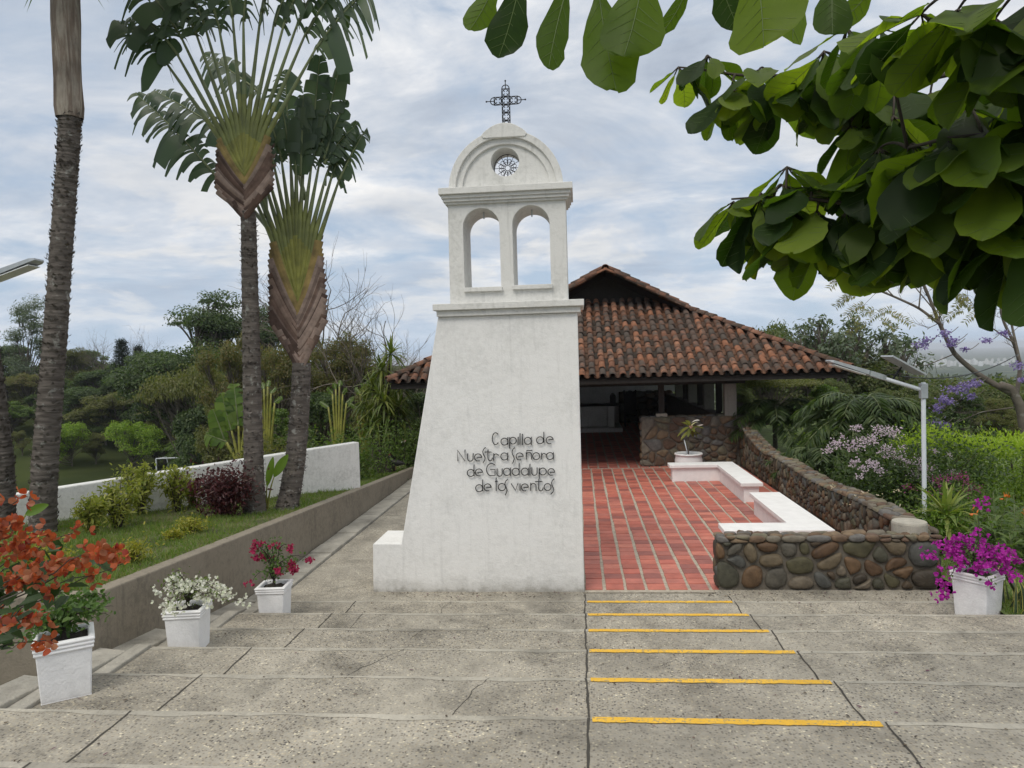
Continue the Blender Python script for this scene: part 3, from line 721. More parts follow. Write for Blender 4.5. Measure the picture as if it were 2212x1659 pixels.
def column(eave, up_h, nrm, dmin, dmax, across):
    """one column of tiles. eave: point on the eave line; up_h: horizontal inward direction"""
    d3 = norm(np.array([up_h[0], up_h[1], TN]))
    k = 0; d = -.05
    while d < dmax-.02:
        if d >= dmin-STEP*.5:
            j = RB.uniform(-.011, .011, 2); tl = RB.uniform(-.035, .035)
            p = eave+np.array([up_h[0]*d, up_h[1]*d, TN*d])+np.array([across[0]*j[0], across[1]*j[0], .050+abs(j[1])*.7+.012*(k % 2)])
            dd = norm(d3+np.array([across[0]*tl, across[1]*tl, -.045+RB.uniform(-.012, .012)]))
            barrel(mbT, p, dd, np.array([-up_h[0]*TN, -up_h[1]*TN, 1])/SL, min(.45, (dmax-d)*SL+.1), .102+j[0]*.4, .082)
        d += STEP; k += 1
    c0 = eave+np.array([across[0]*.144, across[1]*.144, 0]); L = (dmax-max(dmin, -.08))*SL
    d0 = max(dmin, -.08); nn = np.array([-up_h[0]*TN, -up_h[1]*TN, 1])/SL
    q = d0
    while q < dmax-.02:
        p = c0+np.array([up_h[0]*q, up_h[1]*q, TN*q+.075+RB.uniform(-.006, .006)])
        barrel(mbC, p, norm(d3+np.array([0, 0, -.03])), nn, min(.42, (dmax-q)*SL), .095, .085, 5, False); q += STEP
x = XL+.16
while x < XR-.1:
    mx = min(HWD-abs(x-CX), YG-YE+.25); column(np.array([x, YE, ZE]), (0, 1), None, -1, mx, (1, 0)); x += .288
for sx, X_ in ((-1, XR), (1, XL)):
    y = YE+.2
    while y < YB-.1:
        mx = min(y-YE, HWD) if y < VY else HWD
        mx = min(mx, YB-y) if y > YB-3.8 else mx
        mn = -1
        column(np.array([X_, y, ZE]), (sx, 0), None, mn, mx, (0, 1)); y += .288
part('roof_tiles', mbT, TILE, CH, smooth=True)
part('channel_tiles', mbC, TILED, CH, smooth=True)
# hip, ridge and verge rows
RIDGEM = m_island('ridge_clay', [(.22, .11, .073), (.17, .09, .063), (.26, .135, .09), (.14, .085, .06), (.20, .12, .085)], .9, 8, .4, .4, 40, .2, dark=((.06, .05, .043), 4.0, .46, .85))
def row(nm, rows, r=.125, lift=.10, L=.44, st=.36):
    mb = MB()
    for a, b_, r, lift in rows:
        a, b_ = np.asarray(a, float), np.asarray(b_, float); d = b_-a; n_ = int(np.linalg.norm(d)/st); d = norm(d)
        side = norm(np.cross(d, (0, 0, 1))); up = np.cross(side, d)
        for i in range(n_):
            j = RB.uniform(-.015, .015, 3)
            barrel(mb, a+d*st*i+up*lift+side*j[0]+np.array([0, 0, j[1]*.6]), norm(d+side*j[2]*2+up*-.05), up, L, r+j[1]*.4, r*.85, 8)
    part(nm, mb, RIDGEM, CH, smooth=True)
GX = HWD-(YG-YE)
for s in (-1, 1):
    X_ = CX+s*HWD
    row('hip_tiles', [((X_, YE-.02, ZE), (CX+s*GX, YG, ZE+TN*(YG-YE)), .125, .10)])
    row('hip_tiles', [((X_, YB, ZE), (CX+s*.1, YB-HWD+.1, ZR), .125, .10)])
    row('verge_tiles', [((CX+s*(GX+1.0), VY+.02, ZE+TN*(YG-YE-1.0)), (CX+s*.05, VY+.02, ZR+.02), .135, .06), ((CX+s*(GX+.8), VY+.27, ZE+TN*(YG-YE-.80)+.05), (CX+s*.05, VY+.27, ZR+.06), .13, .10)])
row('ridge_tiles', [((CX, VY-.06, ZR+.06), (CX, YB-HWD, ZR+.06), .13, .06)])
# boarding under the tiles
mb = MB()
def zr(d): return ZE+TN*d-.02
GZ = ZE+TN*(YG-YE)
for dz in (-.0, -.05):
    mb.add([(XL, YE, zr(0)+dz), (XR, YE, zr(0)+dz), (CX+GX, YG, zr(YG-YE)+dz), (CX-GX, YG, zr(YG-YE)+dz)], [(0, 1, 2, 3)])
    for s in (-1, 1):
        X_ = CX+s*HWD
        mb.add([(X_, YE, zr(0)+dz), (CX+s*GX, YG, zr(YG-YE)+dz), (CX, YG, zr(HWD)+dz), (CX, YB-HWD, zr(HWD)+dz), (X_, YB, zr(0)+dz)], [(0, 1, 2, 3, 4)])
        mb.add([(CX+s*(GX+1.0), VY, GZ-.03-TN*1.0+dz), (CX, VY, ZR-.03+dz), (CX, YG, ZR-.03+dz), (CX+s*(GX+.0), YG, GZ-.03+dz)], [(0, 1, 2, 3)])
    mb.add([(XL, YB, zr(0)+dz), (CX, YB-HWD, zr(HWD)+dz), (XR, YB, zr(0)+dz)], [(0, 1, 2)])
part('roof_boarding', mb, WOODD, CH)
mb = MB(); mb.add([(CX-GX, YG+.03, GZ-.1), (CX+GX, YG+.03, GZ-.1), (CX, YG+.03, ZR-.08)], [(0, 1, 2)])
part('gable_boards', mb, WOODD, CH)
mb = MB()
mb.box(XL+.05, XR-.05, YE+.06, YE+.10, ZE-.20, ZE-.035); mb.box(XR-.10, XR-.06, YE+.11, YB-.1, ZE-.20, ZE-.035); mb.box(XL+.06, XL+.10, YE+.11, YB-.1, ZE-.20, ZE-.035)
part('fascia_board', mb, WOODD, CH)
for i, x in enumerate(np.arange(XL+.7, XR-.2, .85)):
    mx = min(HWD-abs(x-CX), YG-YE)
    mb = MB(); mb.beam((x, YE+.11, ZE-.12+TN*.1), (x, YE+mx, ZE-.12+TN*mx), .09, .13); part('rafter', mb, WOODD, CH)
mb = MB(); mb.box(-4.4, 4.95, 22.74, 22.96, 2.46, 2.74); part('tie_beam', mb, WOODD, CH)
for x in (-4.2, 4.5):
    mb = MB(); mb.box(x-.11, x+.11, 22.97, 38, 2.46, 2.72); part('wall_plate', mb, WOODD, CH)
COLW = m_plaster('column_plaster', (.27, .255, .225), (.14, .13, .11), .6)
for y in (22.85, 26.5, 30.3, 34.2):
    mb = MB(); mb.box(4.33, 4.68, y-.17, y+.17, 1.42, 2.46); part('column', mb, COLW, CH, bevel=.012)
for y in (24.6, 28.4, 32.3):
    mb = MB(); mb.box(4.42, 4.56, y-.08, y+.08, 1.42, 2.46); part('timber_post', mb, WOODD, CH)
    mb = MB(); mb.box(4.62, 4.70, y+.42, y+.50, 1.42, 2.46); part('timber_post', mb, WOODD, CH)
mb = MB(); mb.box(2.385, 2.555, 22.78, 22.94, 1.56, 2.46); pst = part('timber_post', mb, WOODD, CH)
mb = MB(); mb.box(2.30, 2.63, 22.72, 22.98, 1.47, 1.60); part('post_base', mb, MORT, pst, bevel=.02)
mb = MB(); mb.box(-2.2, -2.03, 22.78, 22.94, 0, 2.46); part('timber_post', mb, WOODD, CH)
mb = MB(); mb.box(4.30, 4.72, 23.01, 37.9, -.2, 1.40); part('side_half_wall', mb, MORTS, CH, bevel=.03)
mb = MB(); mb.box(-4.6, -4.2, 23.0, 38, -.2, 2.44); mb.box(-4.19, 2.93, 37.5, 37.8, 0, 5.2); mb.box(2.931, 4.9, 37.5, 37.8, 1.5, 3.6); part('end_and_shade_wall', mb, WHITE_WALL, CH)  # end wall, plus an unseen left wall added to darken the interior
mb = MB(); stones(mb, cells(2.7, 1.6, .3, 31), lambda s, t, d: (1.95+s, 37.45-d, t), .02, .06, 41); mb.box(1.95, 4.6, 37.45, 37.499, 0, 1.55); part('end_half_wall', mb, STONE, CH, smooth=True)
AL = thing('altar', 'pale altar table with dark top on a low white step inside the dark chapel', 'altar', (.9, 33, 0))
mb = MB(); mb.box(-1.5, 1.86, 32.9, 35.5, 0, .19); part('altar_step', mb, WHITE_WALL, AL, bevel=.02)
mb = MB(); mb.box(-1.0, 1.83, 33.2, 34.1, 1.14, 1.22); part('tabletop', mb, WOODD, AL)
for x in (1.22, -.9):
    mb = MB(); mb.box(x, x+.30, 33.35, 33.95, .19, 1.135); part('leg', mb, WHITE_WALL, AL, bevel=.01)
mb = MB(); mb.box(-.6, 1.21, 33.75, 33.9, .19, 1.13); part('front_panel', mb, WHITE_WALL, AL)
def dark_chair(x, y, rot):
    t = thing('chair', 'dark carved high-backed wooden chair to the right of the altar', 'chair', (x, y, 0))
    for dx in (-.27, .27):
        mb = MB(); mb.box(x+dx-.03, x+dx+.03, y+.22, y+.28, .0, 1.62); mb.lathe([(0, 0), (.04, .02), (.045, .05), (.02, .09), (0, .10)], (x+dx, y+.25, 1.62), 8); part('back_post', mb, WOODD, t)
        mb = MB(); mb.box(x+dx-.03, x+dx+.03, y-.28, y-.22, 0, .68); part('front_leg', mb, WOODD, t)
        mb = MB(); mb.box(x+dx-.035, x+dx+.035, y-.28, y+.22, .68, .73); part('armrest', mb, WOODD, t)
    mb = MB(); mb.box(x-.24, x+.24, y-.28, y+.22, .42, .50); part('seat', mb, WOODD, t, bevel=.01)
    mb = MB(); plate(mb, [(x-.24, .55), (x+.24, .55), (x+.24, 1.45)]+arc(x, 1.45, .24, 0, pi, 10)[1:], [], y+.23, y+.27); part('backrest', mb, WOODD, t)
dark_chair(2.40, 35.6, 0)
t = thing('tabernacle', 'small dark arched box standing on the right end of the altar top', 'box', (1.5, 33.7, 1.22))
mb = MB(); plate(mb, [(1.36, 1.223), (1.62, 1.223), (1.62, 1.53)]+arc(1.49, 1.53, .13, 0, pi, 10)[1:], [], 33.55, 33.85); part('cabinet', mb, WOODD, t)
mb = MB(); mb.lathe([(.0, 0), (.07, 0), (.075, .02), (.02, .04), (0, .04)], (1.49, 33.7, 1.66), 10); part('finial', mb, IRON, t)
t = thing('wall_picture', 'pale striped panel hanging on the end wall above the altar', 'picture', (.6, 37.4, 2.2))
mb = MB(); mb.box(.30, 1.12, 37.44, 37.49, 1.92, 2.60); part('frame', mb, WOODD, t)
mb = MB()
for i in range(5): mb.box(.34, 1.08, 37.425, 37.436, 1.95+i*.125, 2.05+i*.125)
part('slats', mb, m_plain('pale_wood', (.35, .28, .19), .7, var=.3, sc=5), t)

# ------------------------------------------------------------------ planters
def planter(label, c, rot, w=.36, d=.36, h=.46, z=0):
    t = thing('planter', label, 'planter', (c[0], c[1], z), 'square white planters on the steps'); t.rotation_euler = (0, 0, rot)
    def loft(secs, mb):
        V = []
        for (sx, sy, zz_) in secs: V += [(-sx/2, -sy/2, zz_), (sx/2, -sy/2, zz_), (sx/2, sy/2, zz_), (-sx/2, sy/2, zz_)]
        n = len(secs); Fc = [(k*4+i, k*4+(i+1) % 4, k*4+4+(i+1) % 4, k*4+4+i) for k in range(n-1) for i in range(4)]
        mb.add(V, Fc)
    def prt(nm, mb, mt, bevel=0):
        me = mb.build(nm); me.materials.append(mt); o = bpy.data.objects.new(nm, me); COL.objects.link(o); o.parent = t
        if bevel: b = o.modifiers.new('bevel', 'BEVEL'); b.width = bevel; b.segments = 3; b.limit_method = 'ANGLE'; b.angle_limit = radians(30)
        return o
    mb = MB(); b = .90
    loft([(w*b*.98, d*b*.98, 0), (w*b, d*b, .02), (w, d, h*.80)], mb); mb.add([(-w*b/2, -d*b/2, .001), (w*b/2, -d*b/2, .001), (w*b/2, d*b/2, .001), (-w*b/2, d*b/2, .001)], [(3, 2, 1, 0)]); prt('planter_body', mb, POTW, .012)
    mb = MB(); secs = [(w, d, h*.795)]
    for i in range(3):
        z0 = h*(.80+.066*i); o_ = .012+.010*i
        secs += [(w+o_, d+o_, z0+.002), (w+o_*1+.016, d+o_+.016, z0+h*.018), (w+o_+.016, d+o_+.016, z0+h*.044), (w+o_, d+o_, z0+h*.06)]
    secs += [(w-.03, d-.03, h), (w-.05, d-.05, h-.015), (w-.05, d-.05, h-.09)]
    loft(secs, mb); prt('planter_rim', mb, POTW, .005)
    mb = MB(); X, Y = np.meshgrid(np.linspace(-.5, .5, 9), np.linspace(-.5, .5, 9), indexing='ij')
    mb.grid(np.stack([X*(w-.045), Y*(d-.045), h-.05+.012*np.sin(X*17)*np.cos(Y*13)], -1)); prt('soil', mb, SOIL)
    return t
planter('white square planter nearest the camera, at the left end of the steps', (-4.37, 5.78), radians(36), .40, .38, .50, ZK[4])
planter('white square planter with a fountain of white bougainvillea', (-4.27, 7.55), radians(9), .36, .36, .47, ZK[2])
planter('white square planter holding crimson bougainvillea beside the lower path', (-4.11, 9.42), radians(5), .35, .36, .46, ZK[0])
planter('white square planter overflowing with purple bougainvillea at the right end of the stone wall', (4.86, 9.58), radians(-53), .41, .41, .56, ZK[0])

# ------------------------------------------------------------------ lamp posts
def lamp(label, base, top, az, head_z):
    t = thing('street_lamp', label, 'street lamp', base)
    x, y, z0 = base; zt_ = top; d = np.array([cos(az), sin(az), 0.]); k = .34
    mb = MB(); mb.tube([(x, y, z0-.3), (x, y, zt_)], .038, 14); part('pole', mb, METW, t, smooth=False)
    mb = MB(); mb.box(x-.058, x+.058, y-.055, y+.055, zt_-.28, zt_-.02); part('clamp', mb, METG, t, bevel=.01)
    a = np.array([x, y, zt_-.14]); b_ = a+d*.95+np.array([0, 0, .95*k])
    mb = MB(); mb.tube([a, b_], .034, 12); part('arm', mb, METW, t)
    e = norm(d+np.array([0, 0, k])); s_ = np.array([-d[1], d[0], 0]); u_ = np.cross(e, s_); u_ = u_ if u_[2] > 0 else -u_
    mb = MB(); p = b_-e*.30
    V = []
    for q, wd, hh in ((0, .05, .04), (.06, .07, .045), (.30, .10, .042), (.34, .13, .036), (.98, .13, .022), (1.03, .10, .012)):
        c_ = p+e*q
        for i, j in ((-1, -1), (1, -1), (1, 1), (-1, 1)): V.append(c_+s_*wd*i+u_*(hh*j+.01))
    mb.add(V, [(k_*4+i, k_*4+(i+1) % 4, k_*4+4+(i+1) % 4, k_*4+4+i) for k_ in range(5) for i in range(4)]+[(0, 1, 2, 3), (20, 23, 22, 21)]); hd = part('lamp_head', mb, METG, t)
    mb = MB(); c_ = p+e*.66-u_*.04; mb.obox(c_, e, s_, u_, .28, .12, .006); part('led_panel', mb, m_plain('led_glass', (.7, .72, .72), .3, var=.02), hd)
    return t, e, s_, u_, b_
lb = atz(2008, 1150, .02); LX, LY = 5.95, 13.45
lt_, e_v, s_v, u_v, tip = lamp('white solar street lamp with tilted panel, behind the stone wall on the right', (LX, LY, .02), 2.79, radians(180+4), 0)
pc = np.array([LX-.33, LY, 3.10]); ed = norm(np.array([-.86, 0, .52]))
mb = MB(); mb.obox(pc, ed, (0, 1, 0), np.cross(ed, (0, 1, 0)), .32, .26, .014); part('solar_panel', mb, METG, lt_)
mb = MB(); mb.tube([np.array([LX-.52, LY, 2.83]), np.array([LX-.44, LY, 2.96]), np.array([LX-.36, LY, 3.07])], .018, 8); mb.tube([(LX-.62, LY-.02, 2.86), (LX-.66, LY-.05, 2.93), (LX-.5, LY-.05, 2.95), (LX-.42, LY-.03, 2.90)], .009, 6); part('panel_bracket', mb, IRON, lt_, smooth=True)
b0 = aty(-180, 665, 9.0); zl = float(terrain(b0[0]+.0, 9.0))
lamp('grey street lamp head reaching in at the left edge beside the tall palm', (b0[0], 9.0, zl), b0[2]+.15, radians(5), 0)
# overhead cable from the solar lamp to the jacaranda
mb = MB(); a, b_ = np.array([LX-.5, LY, 2.93]), aty(2200, 765, 19.0)
mb.tube([a+(b_-a)*t+np.array([0, 0, -.25*4*t*(1-t)]) for t in np.linspace(0, 1, 16)], .011, 5)
solo('cable', mb, IRON, 'thin dark cable strung from the solar street lamp toward the jacaranda', 'cable', smooth=True)
# ------------------------------------------------------------------ foliage tools
def rdir(n, g=RNG):
    v = g.normal(size=(n, 3)); return norm(v)
def leaves(mb, P, D, N, L, W, mi=0, fold=.18, shape='oval', droop=0.0):
    """many separate leaves. P base, D direction, N face normal, L length, W width (arrays)"""
    P, D, N = np.asarray(P, float), norm(D), np.asarray(N, float); n = len(P)
    S = norm(np.cross(D, N)); N = np.cross(S, D)
    L = np.broadcast_to(L, n)[:, None]; W = np.broadcast_to(W, n)[:, None]
    dz = np.array([0, 0, -1.])*droop
    if shape == 'quad':
        V = np.stack([P, P+D*L*.45-S*W*.5+N*W*fold, P+D*L+dz*L, P+D*L*.45+S*W*.5+N*W*fold], 1)
        mb.add(V.reshape(-1, 3), np.arange(n*4).reshape(n, 4), mi)
    elif shape == 'bract':
        V = np.stack([P, P+D*L*.25-S*W*.40+N*W*fold*.6, P+D*L*.66-S*W*.50+N*W*fold, P+D*L*.93-S*W*.22+N*W*fold*.5, P+D*L, P+D*L*.93+S*W*.22+N*W*fold*.5, P+D*L*.66+S*W*.50+N*W*fold, P+D*L*.25+S*W*.40+N*W*fold*.6], 1)
        b = np.arange(n)[:, None]*8
        mb.add(V.reshape(-1, 3), np.concatenate([b+np.array([0, 4, 3, 2, 1]), b+np.array([0, 7, 6, 5, 4])]), mi)
    elif shape == 'blade':
        V = np.stack([P-S*W*.5, P+S*W*.5, P+D*L*.6+S*W*.35+dz*L*.3, P+D*L*.6-S*W*.35+dz*L*.3, P+D*L+dz*L], 1)
        b = np.arange(n)[:, None]*5
        mb.add(V.reshape(-1, 3), [np.concatenate([b+np.array([0, 1, 2, 3])])][0], mi)
        k = mb.n-len(V)*5
        mb.ch.append((np.zeros((0, 3)), [k+b+np.array([3, 2, 4])], mi))
    else:
        q = .30 if shape == 'oval' else .55
        V = np.stack([P, P+D*L*q*.6-S*W*.42+N*W*fold, P+D*L*(q+.35)-S*W*.45+N*W*fold+dz*L*.4, P+D*L+dz*L, P+D*L*(q+.35)+S*W*.45+N*W*fold+dz*L*.4, P+D*L*q*.6+S*W*.42+N*W*fold], 1)
        b = np.arange(n)[:, None]*6
        f = np.concatenate([b+np.array([0, 3, 2, 1]), b+np.array([0, 5, 4, 3])])
        mb.add(V.reshape(-1, 3), f, mi)
def bez(a, b, c, n=10):
    a, b, c = (np.asarray(q, float) for q in (a, b, c)); t = np.linspace(0, 1, n)[:, None]
    return a*(1-t)**2+2*b*t*(1-t)+c*t*t
BARK = m_bark('grey_bark', (.10, .085, .07), (.17, .15, .125), 3, .3)
BARKD = m_bark('dark_bark', (.045, .038, .032), (.085, .072, .06), 3, .25)
PALMB = m_bark('palm_bark', (.066, .056, .049), (.18, .158, .14), 16, .65, .9)
def G(name, *c, **k): return m_leaf(name, list(c), **k)
L_DARK = G('leaf_dark', (.038, .068, .025), (.064, .102, .036), (.098, .135, .044), trans=.4)
L_MID = G('leaf_mid', (.062, .108, .026), (.098, .155, .035), (.135, .19, .046), trans=.42)
L_LIME = G('leaf_lime', (.11, .19, .02), (.18, .28, .028), (.26, .34, .04), trans=.4)
L_OLIVE = G('leaf_olive', (.088, .102, .036), (.132, .142, .048), (.175, .165, .06), trans=.42)
L_GREY = G('leaf_greygreen', (.075, .105, .068), (.105, .14, .088), (.13, .16, .10), trans=.3)
L_YEL = G('leaf_yellow', (.24, .22, .03), (.34, .30, .04), (.16, .20, .03), (.42, .38, .07), trans=.35)
L_PURP = G('leaf_burgundy', (.040, .012, .016), (.07, .020, .024), (.11, .035, .035), (.05, .03, .02), trans=.2, tcol=(1.5, .6, .6))
L_BROWN = G('leaf_brownish', (.145, .12, .048), (.18, .145, .06), (.11, .125, .044), (.09, .108, .038), trans=.42)

def crown_leaves(mb, clumps, n, L, asp, g, up=.5, shape='quad', shell=.55, droop=.0, mi=0):
    vol = np.array([c[1][0]*c[1][1]*c[1][2] for c in clumps])**(2/3); cnt = np.maximum(20, (n*vol/vol.sum()).astype(int))
    for (c, r), k in zip(clumps, cnt):
        d = rdir(k, g); rr = (shell+(1-shell)*g.random(k)**.6)*(1+g.normal(0, .07, k)); rr = np.where(g.random(k) < .12, rr*g.uniform(.3, 1, k), rr); rr = np.minimum(rr, 1.04)
        d[:, 2] = np.where(d[:, 2] < -.45, d[:, 2]*.4, d[:, 2])
        lump = 1+.16*np.sin(d[:, 0]*5+c[0])*np.sin(d[:, 1]*5+c[1])*np.cos(d[:, 2]*4+c[2])
        P = np.asarray(c)+d*np.asarray(r)*(rr*lump)[:, None]
        N = norm(d*.7+np.array([0, 0, up])+g.normal(0, .45, (k, 3)))
        D = norm(np.cross(N, g.normal(size=(k, 3)))+np.array([0, 0, -droop]))
        l_ = L*g.uniform(.65, 1.3, k); leaves(mb, P, D, N, l_, l_*asp, mi, .15, shape, 0)
def limbs(mb, clumps, base, htop, r0, g, wander=.25, every=1):
    """trunk and one limb to each clump"""
    base = np.asarray(base, float); top = base+np.array([g.normal(0, .05)*htop, g.normal(0, .05)*htop, htop])
    mid = (base+top)/2+g.normal(0, .04, 3)*htop*np.array([1, 1, 0])
    tr = bez(base, mid, top, 10); mb.tube(tr, np.linspace(r0, r0*.5, 10)*np.array([1.35]+[1]*9), 9)
    for c, r in clumps[::every]:
        c = np.asarray(c, float); h = np.clip((c[2]-base[2])*.55/htop, .35, 1); s = tr[min(9, int(h*9))]
        m_ = (s+c)/2+np.array([0, 0, -.12*np.linalg.norm(c-s)])+g.normal(0, .08, 3)*np.linalg.norm(c-s)
        mb.tube(bez(s, m_, c, 8), np.linspace(r0*.42, r0*.10, 8), 6)
        for _ in range(4):
            e = c+rdir(1, g)[0]*np.asarray(r)*.8; mb.tube(bez(c*.6+m_*.4, (c+e)/2, e, 5), np.linspace(r0*.13, r0*.03, 5), 4)
def mkclumps(H, W, n, base, flat, g, kind='round'):
    out = []
    nl = g.integers(4, 7); LB = []
    for i in range(nl):
        a = i*2*pi/nl+g.uniform(-.5, .5); q = g.uniform(.25, .8) if i else .15; LB.append((np.array([cos(a)*W*.36*q, sin(a)*W*.36*q, base+(H-base)*(g.uniform(.30, .78) if i else .80)]), W*g.uniform(.17, .25)))
    for i in range(int(n*1.5) if kind == 'round' else n):
        if kind == 'round':
            lc, lr = LB[i % nl]; d = rdir(1, g)[0]; c = lc+d*lr*np.array([1, 1, .75])*g.uniform(.45, 1.05); r = W*g.uniform(.065, .135); c[2] = min(c[2], H-r*.6); out.append((c, np.array([r, r, r*flat]))); continue
        if kind == 'round_old':
            d = rdir(1, g)[0]; d[2] = abs(d[2])*1.0-.35; q = g.uniform(.35, .8)
            c = np.array([d[0]*W*.43*q, d[1]*W*.43*q, base+(H-base)*(.47+d[2]*.5*q*1.2)]); r = W*g.uniform(.14, .21)
        elif kind == 'flat':
            a = g.uniform(0, 2*pi); q = sqrt(g.random()); c = np.array([cos(a)*q*W*.42, sin(a)*q*W*.42, H*(1-.10*q-.05*g.random())-H*.08]); r = W*g.uniform(.13, .2)
        else:
            t = (i+.5)/n; a = g.uniform(0, 2*pi); ww = W*(.45-.3*abs(t-.35)); c = np.array([cos(a)*ww*.6, sin(a)*ww*.6, base+(H-base)*t]); r = W*g.uniform(.16, .26)
        out.append((c, np.array([r, r, r*flat])))
    return out
PROTO = {}
def proto_tree(key, name, leafmat, H, W, base, n, nleaf, L, asp=.5, flat=.75, kind='round', r0=.2, bark=None, seed=0, up=.5, droop=0, wl='', shell=.55):
    g = np.random.default_rng(seed+100)
    cl = mkclumps(H, W, n, base, flat, g, kind)
    mt, ml = MB(), MB(); limbs(mt, cl, (0, 0, -.6), max(H*.35, base*.95)+.6, r0, g); crown_leaves(ml, cl, nleaf, L, asp, g, up, 'quad', shell, droop)
    a = mt.build('trunk', smooth=True); a.materials.append(bark or BARK); b = ml.build('crown'); b.materials.append(leafmat)
    PROTO[key] = (name, a, b, H)
def put(key, loc, label, cat='tree', group=None, rot=0, scale=1.):
    name, a, b, H = PROTO[key]
    t = thing(name, label, cat, loc, group); t.rotation_euler = (0, 0, rot); t.scale = (scale,)*3 if np.isscalar(scale) else scale
    for nm, me in (('trunk', a), ('crown', b)):
        if me is None: continue
        o = bpy.data.objects.new(nm, me); COL.objects.link(o); o.parent = t
    return t
def put_uv(key, u, vtop, Y, label, cat='tree', group=None, rot=None, wide=1.0, sink=0):
    p = aty(u, vtop, Y); z = float(terrain(p[0], Y))-sink; H = PROTO[key][3]; s = max(.2, (p[2]-z)/H)
    return put(key, (p[0], Y, z), label, cat, group, rnd.uniform(0, 6) if rot is None else rot, (s*wide, s*wide, s))

# ------------------------------------------------------------------ traveller's palms
PET = m_plain('petiole_green', (.145, .175, .075), .5, var=.35, sc=3)
PETG = m_plain('petiole_yellowgreen', (.225, .225, .042), .5, var=.3, sc=5)
SHB = m_island('dry_sheath', [(.22, .155, .125), (.15, .10, .08), (.09, .06, .05), (.28, .21, .175), (.18, .13, .11), (.11, .07, .055)], .85, 6, .4, .3, 40, .15); SHB2 = m_plain('fading_sheath', (.24, .17, .055), .7, var=.5, sc=4); PETM = m_plain('petiole_mid', (.175, .195, .055), .5, var=.3, sc=4)
L_RAV = G('fan_leaf', (.045, .075, .045), (.06, .095, .055), (.08, .115, .06), trans=.3, tcol=(1.3, 1.6, .5), spec=.5)
def ribbon(mb, P, Wd, nrm, thick=.35, seg=6, mi=0):
    P = np.asarray(P, float); n = len(P); T = norm(np.gradient(P, axis=0)); nrm = np.asarray(nrm, float); V = []
    for i in range(n):
        s_ = norm(np.cross(T[i], nrm)); b = np.cross(s_, T[i]); w_ = Wd[i]/2
        for k in range(seg): a = 2*pi*k/seg; V.append(P[i]+s_*cos(a)*w_+b*sin(a)*w_*thick)
    i, j = np.meshgrid(np.arange(n-1), np.arange(seg), indexing='ij'); j2 = (j+1) % seg
    mb.add(np.array(V), np.stack([i*seg+j, i*seg+j2, (i+1)*seg+j2, (i+1)*seg+j], -1).reshape(-1, 4), mi)
def torn_blade(mb, rib, p, d, nrm, L, W, g, sag=.35, tear=.55, ns=22, curl=.5, side=(1, 1)):
    """banana-like blade: midrib in rib, strips in mb"""
    d = norm(d); p = np.asarray(p, float)
    t = np.linspace(0, 1, 26)[:, None]; mid = p+d*L*t+np.array([0, 0, -1.])*sag*L*t**2
    rib.tube(mid, np.linspace(.028, .006, 26), 6)
    T = norm(np.gradient(mid, axis=0))
    def at(q): x = q*25; i = min(24, int(x)); f = x-i; return mid[i]*(1-f)+mid[i+1]*f, norm(T[i]*(1-f)+T[i+1]*f)
    for sd in (-1, 1):
        if not side[0 if sd < 0 else 1]: continue
        q = 0.0
        while q < .985:
            step = g.uniform(.5, 1.6)/ns
            if g.random() > tear: step *= g.uniform(2, 4.5)
            q1 = min(1.0, q+step); k = 6; rows = []
            dr = curl*g.choice([.3, .7, 1.0, 1.5, 2.3]); tw = g.normal(0, .22)
            sub = max(2, int((q1-q)*ns)+1)
            shr = g.uniform(.0, .012) if g.random() < tear else 0
            for qq in np.linspace(q+shr*.2, q1-shr*.2, sub):
                c, tt = at(qq); wid = W*.5*(sin(pi*min(1, max(.0, qq*.92+.06)))**.45)
                out = norm(np.cross(tt, nrm))*sd; out = norm(out*1.0+tt*.32); r_ = []
                for j in range(k):
                    f = j/(k-1); e = c+out*wid*f+np.array([0, 0, -1.])*wid*dr*f**1.9+np.asarray(nrm)*(.10*wid*sin(f*pi)+tw*wid*f)-tt*shr*L*.35*f*np.sign(qq-(q+q1)/2)
                    r_.append(e)
                rows.append(r_)
            Rw = np.array(rows)
            if g.random() < tear:
                mdl = Rw.mean(0); kk = np.array([0, 0, 0, .05, .22, .62])[:Rw.shape[1]]; Rw = Rw*(1-kk[None, :, None])+mdl[None]*kk[None, :, None]
                ln_ = g.uniform(.72, 1.08); Rw = Rw[:, :1]+(Rw-Rw[:, :1])*ln_
            mb.grid(Rw); q = q1+g.uniform(0, .05)*step*(g.random() < tear)
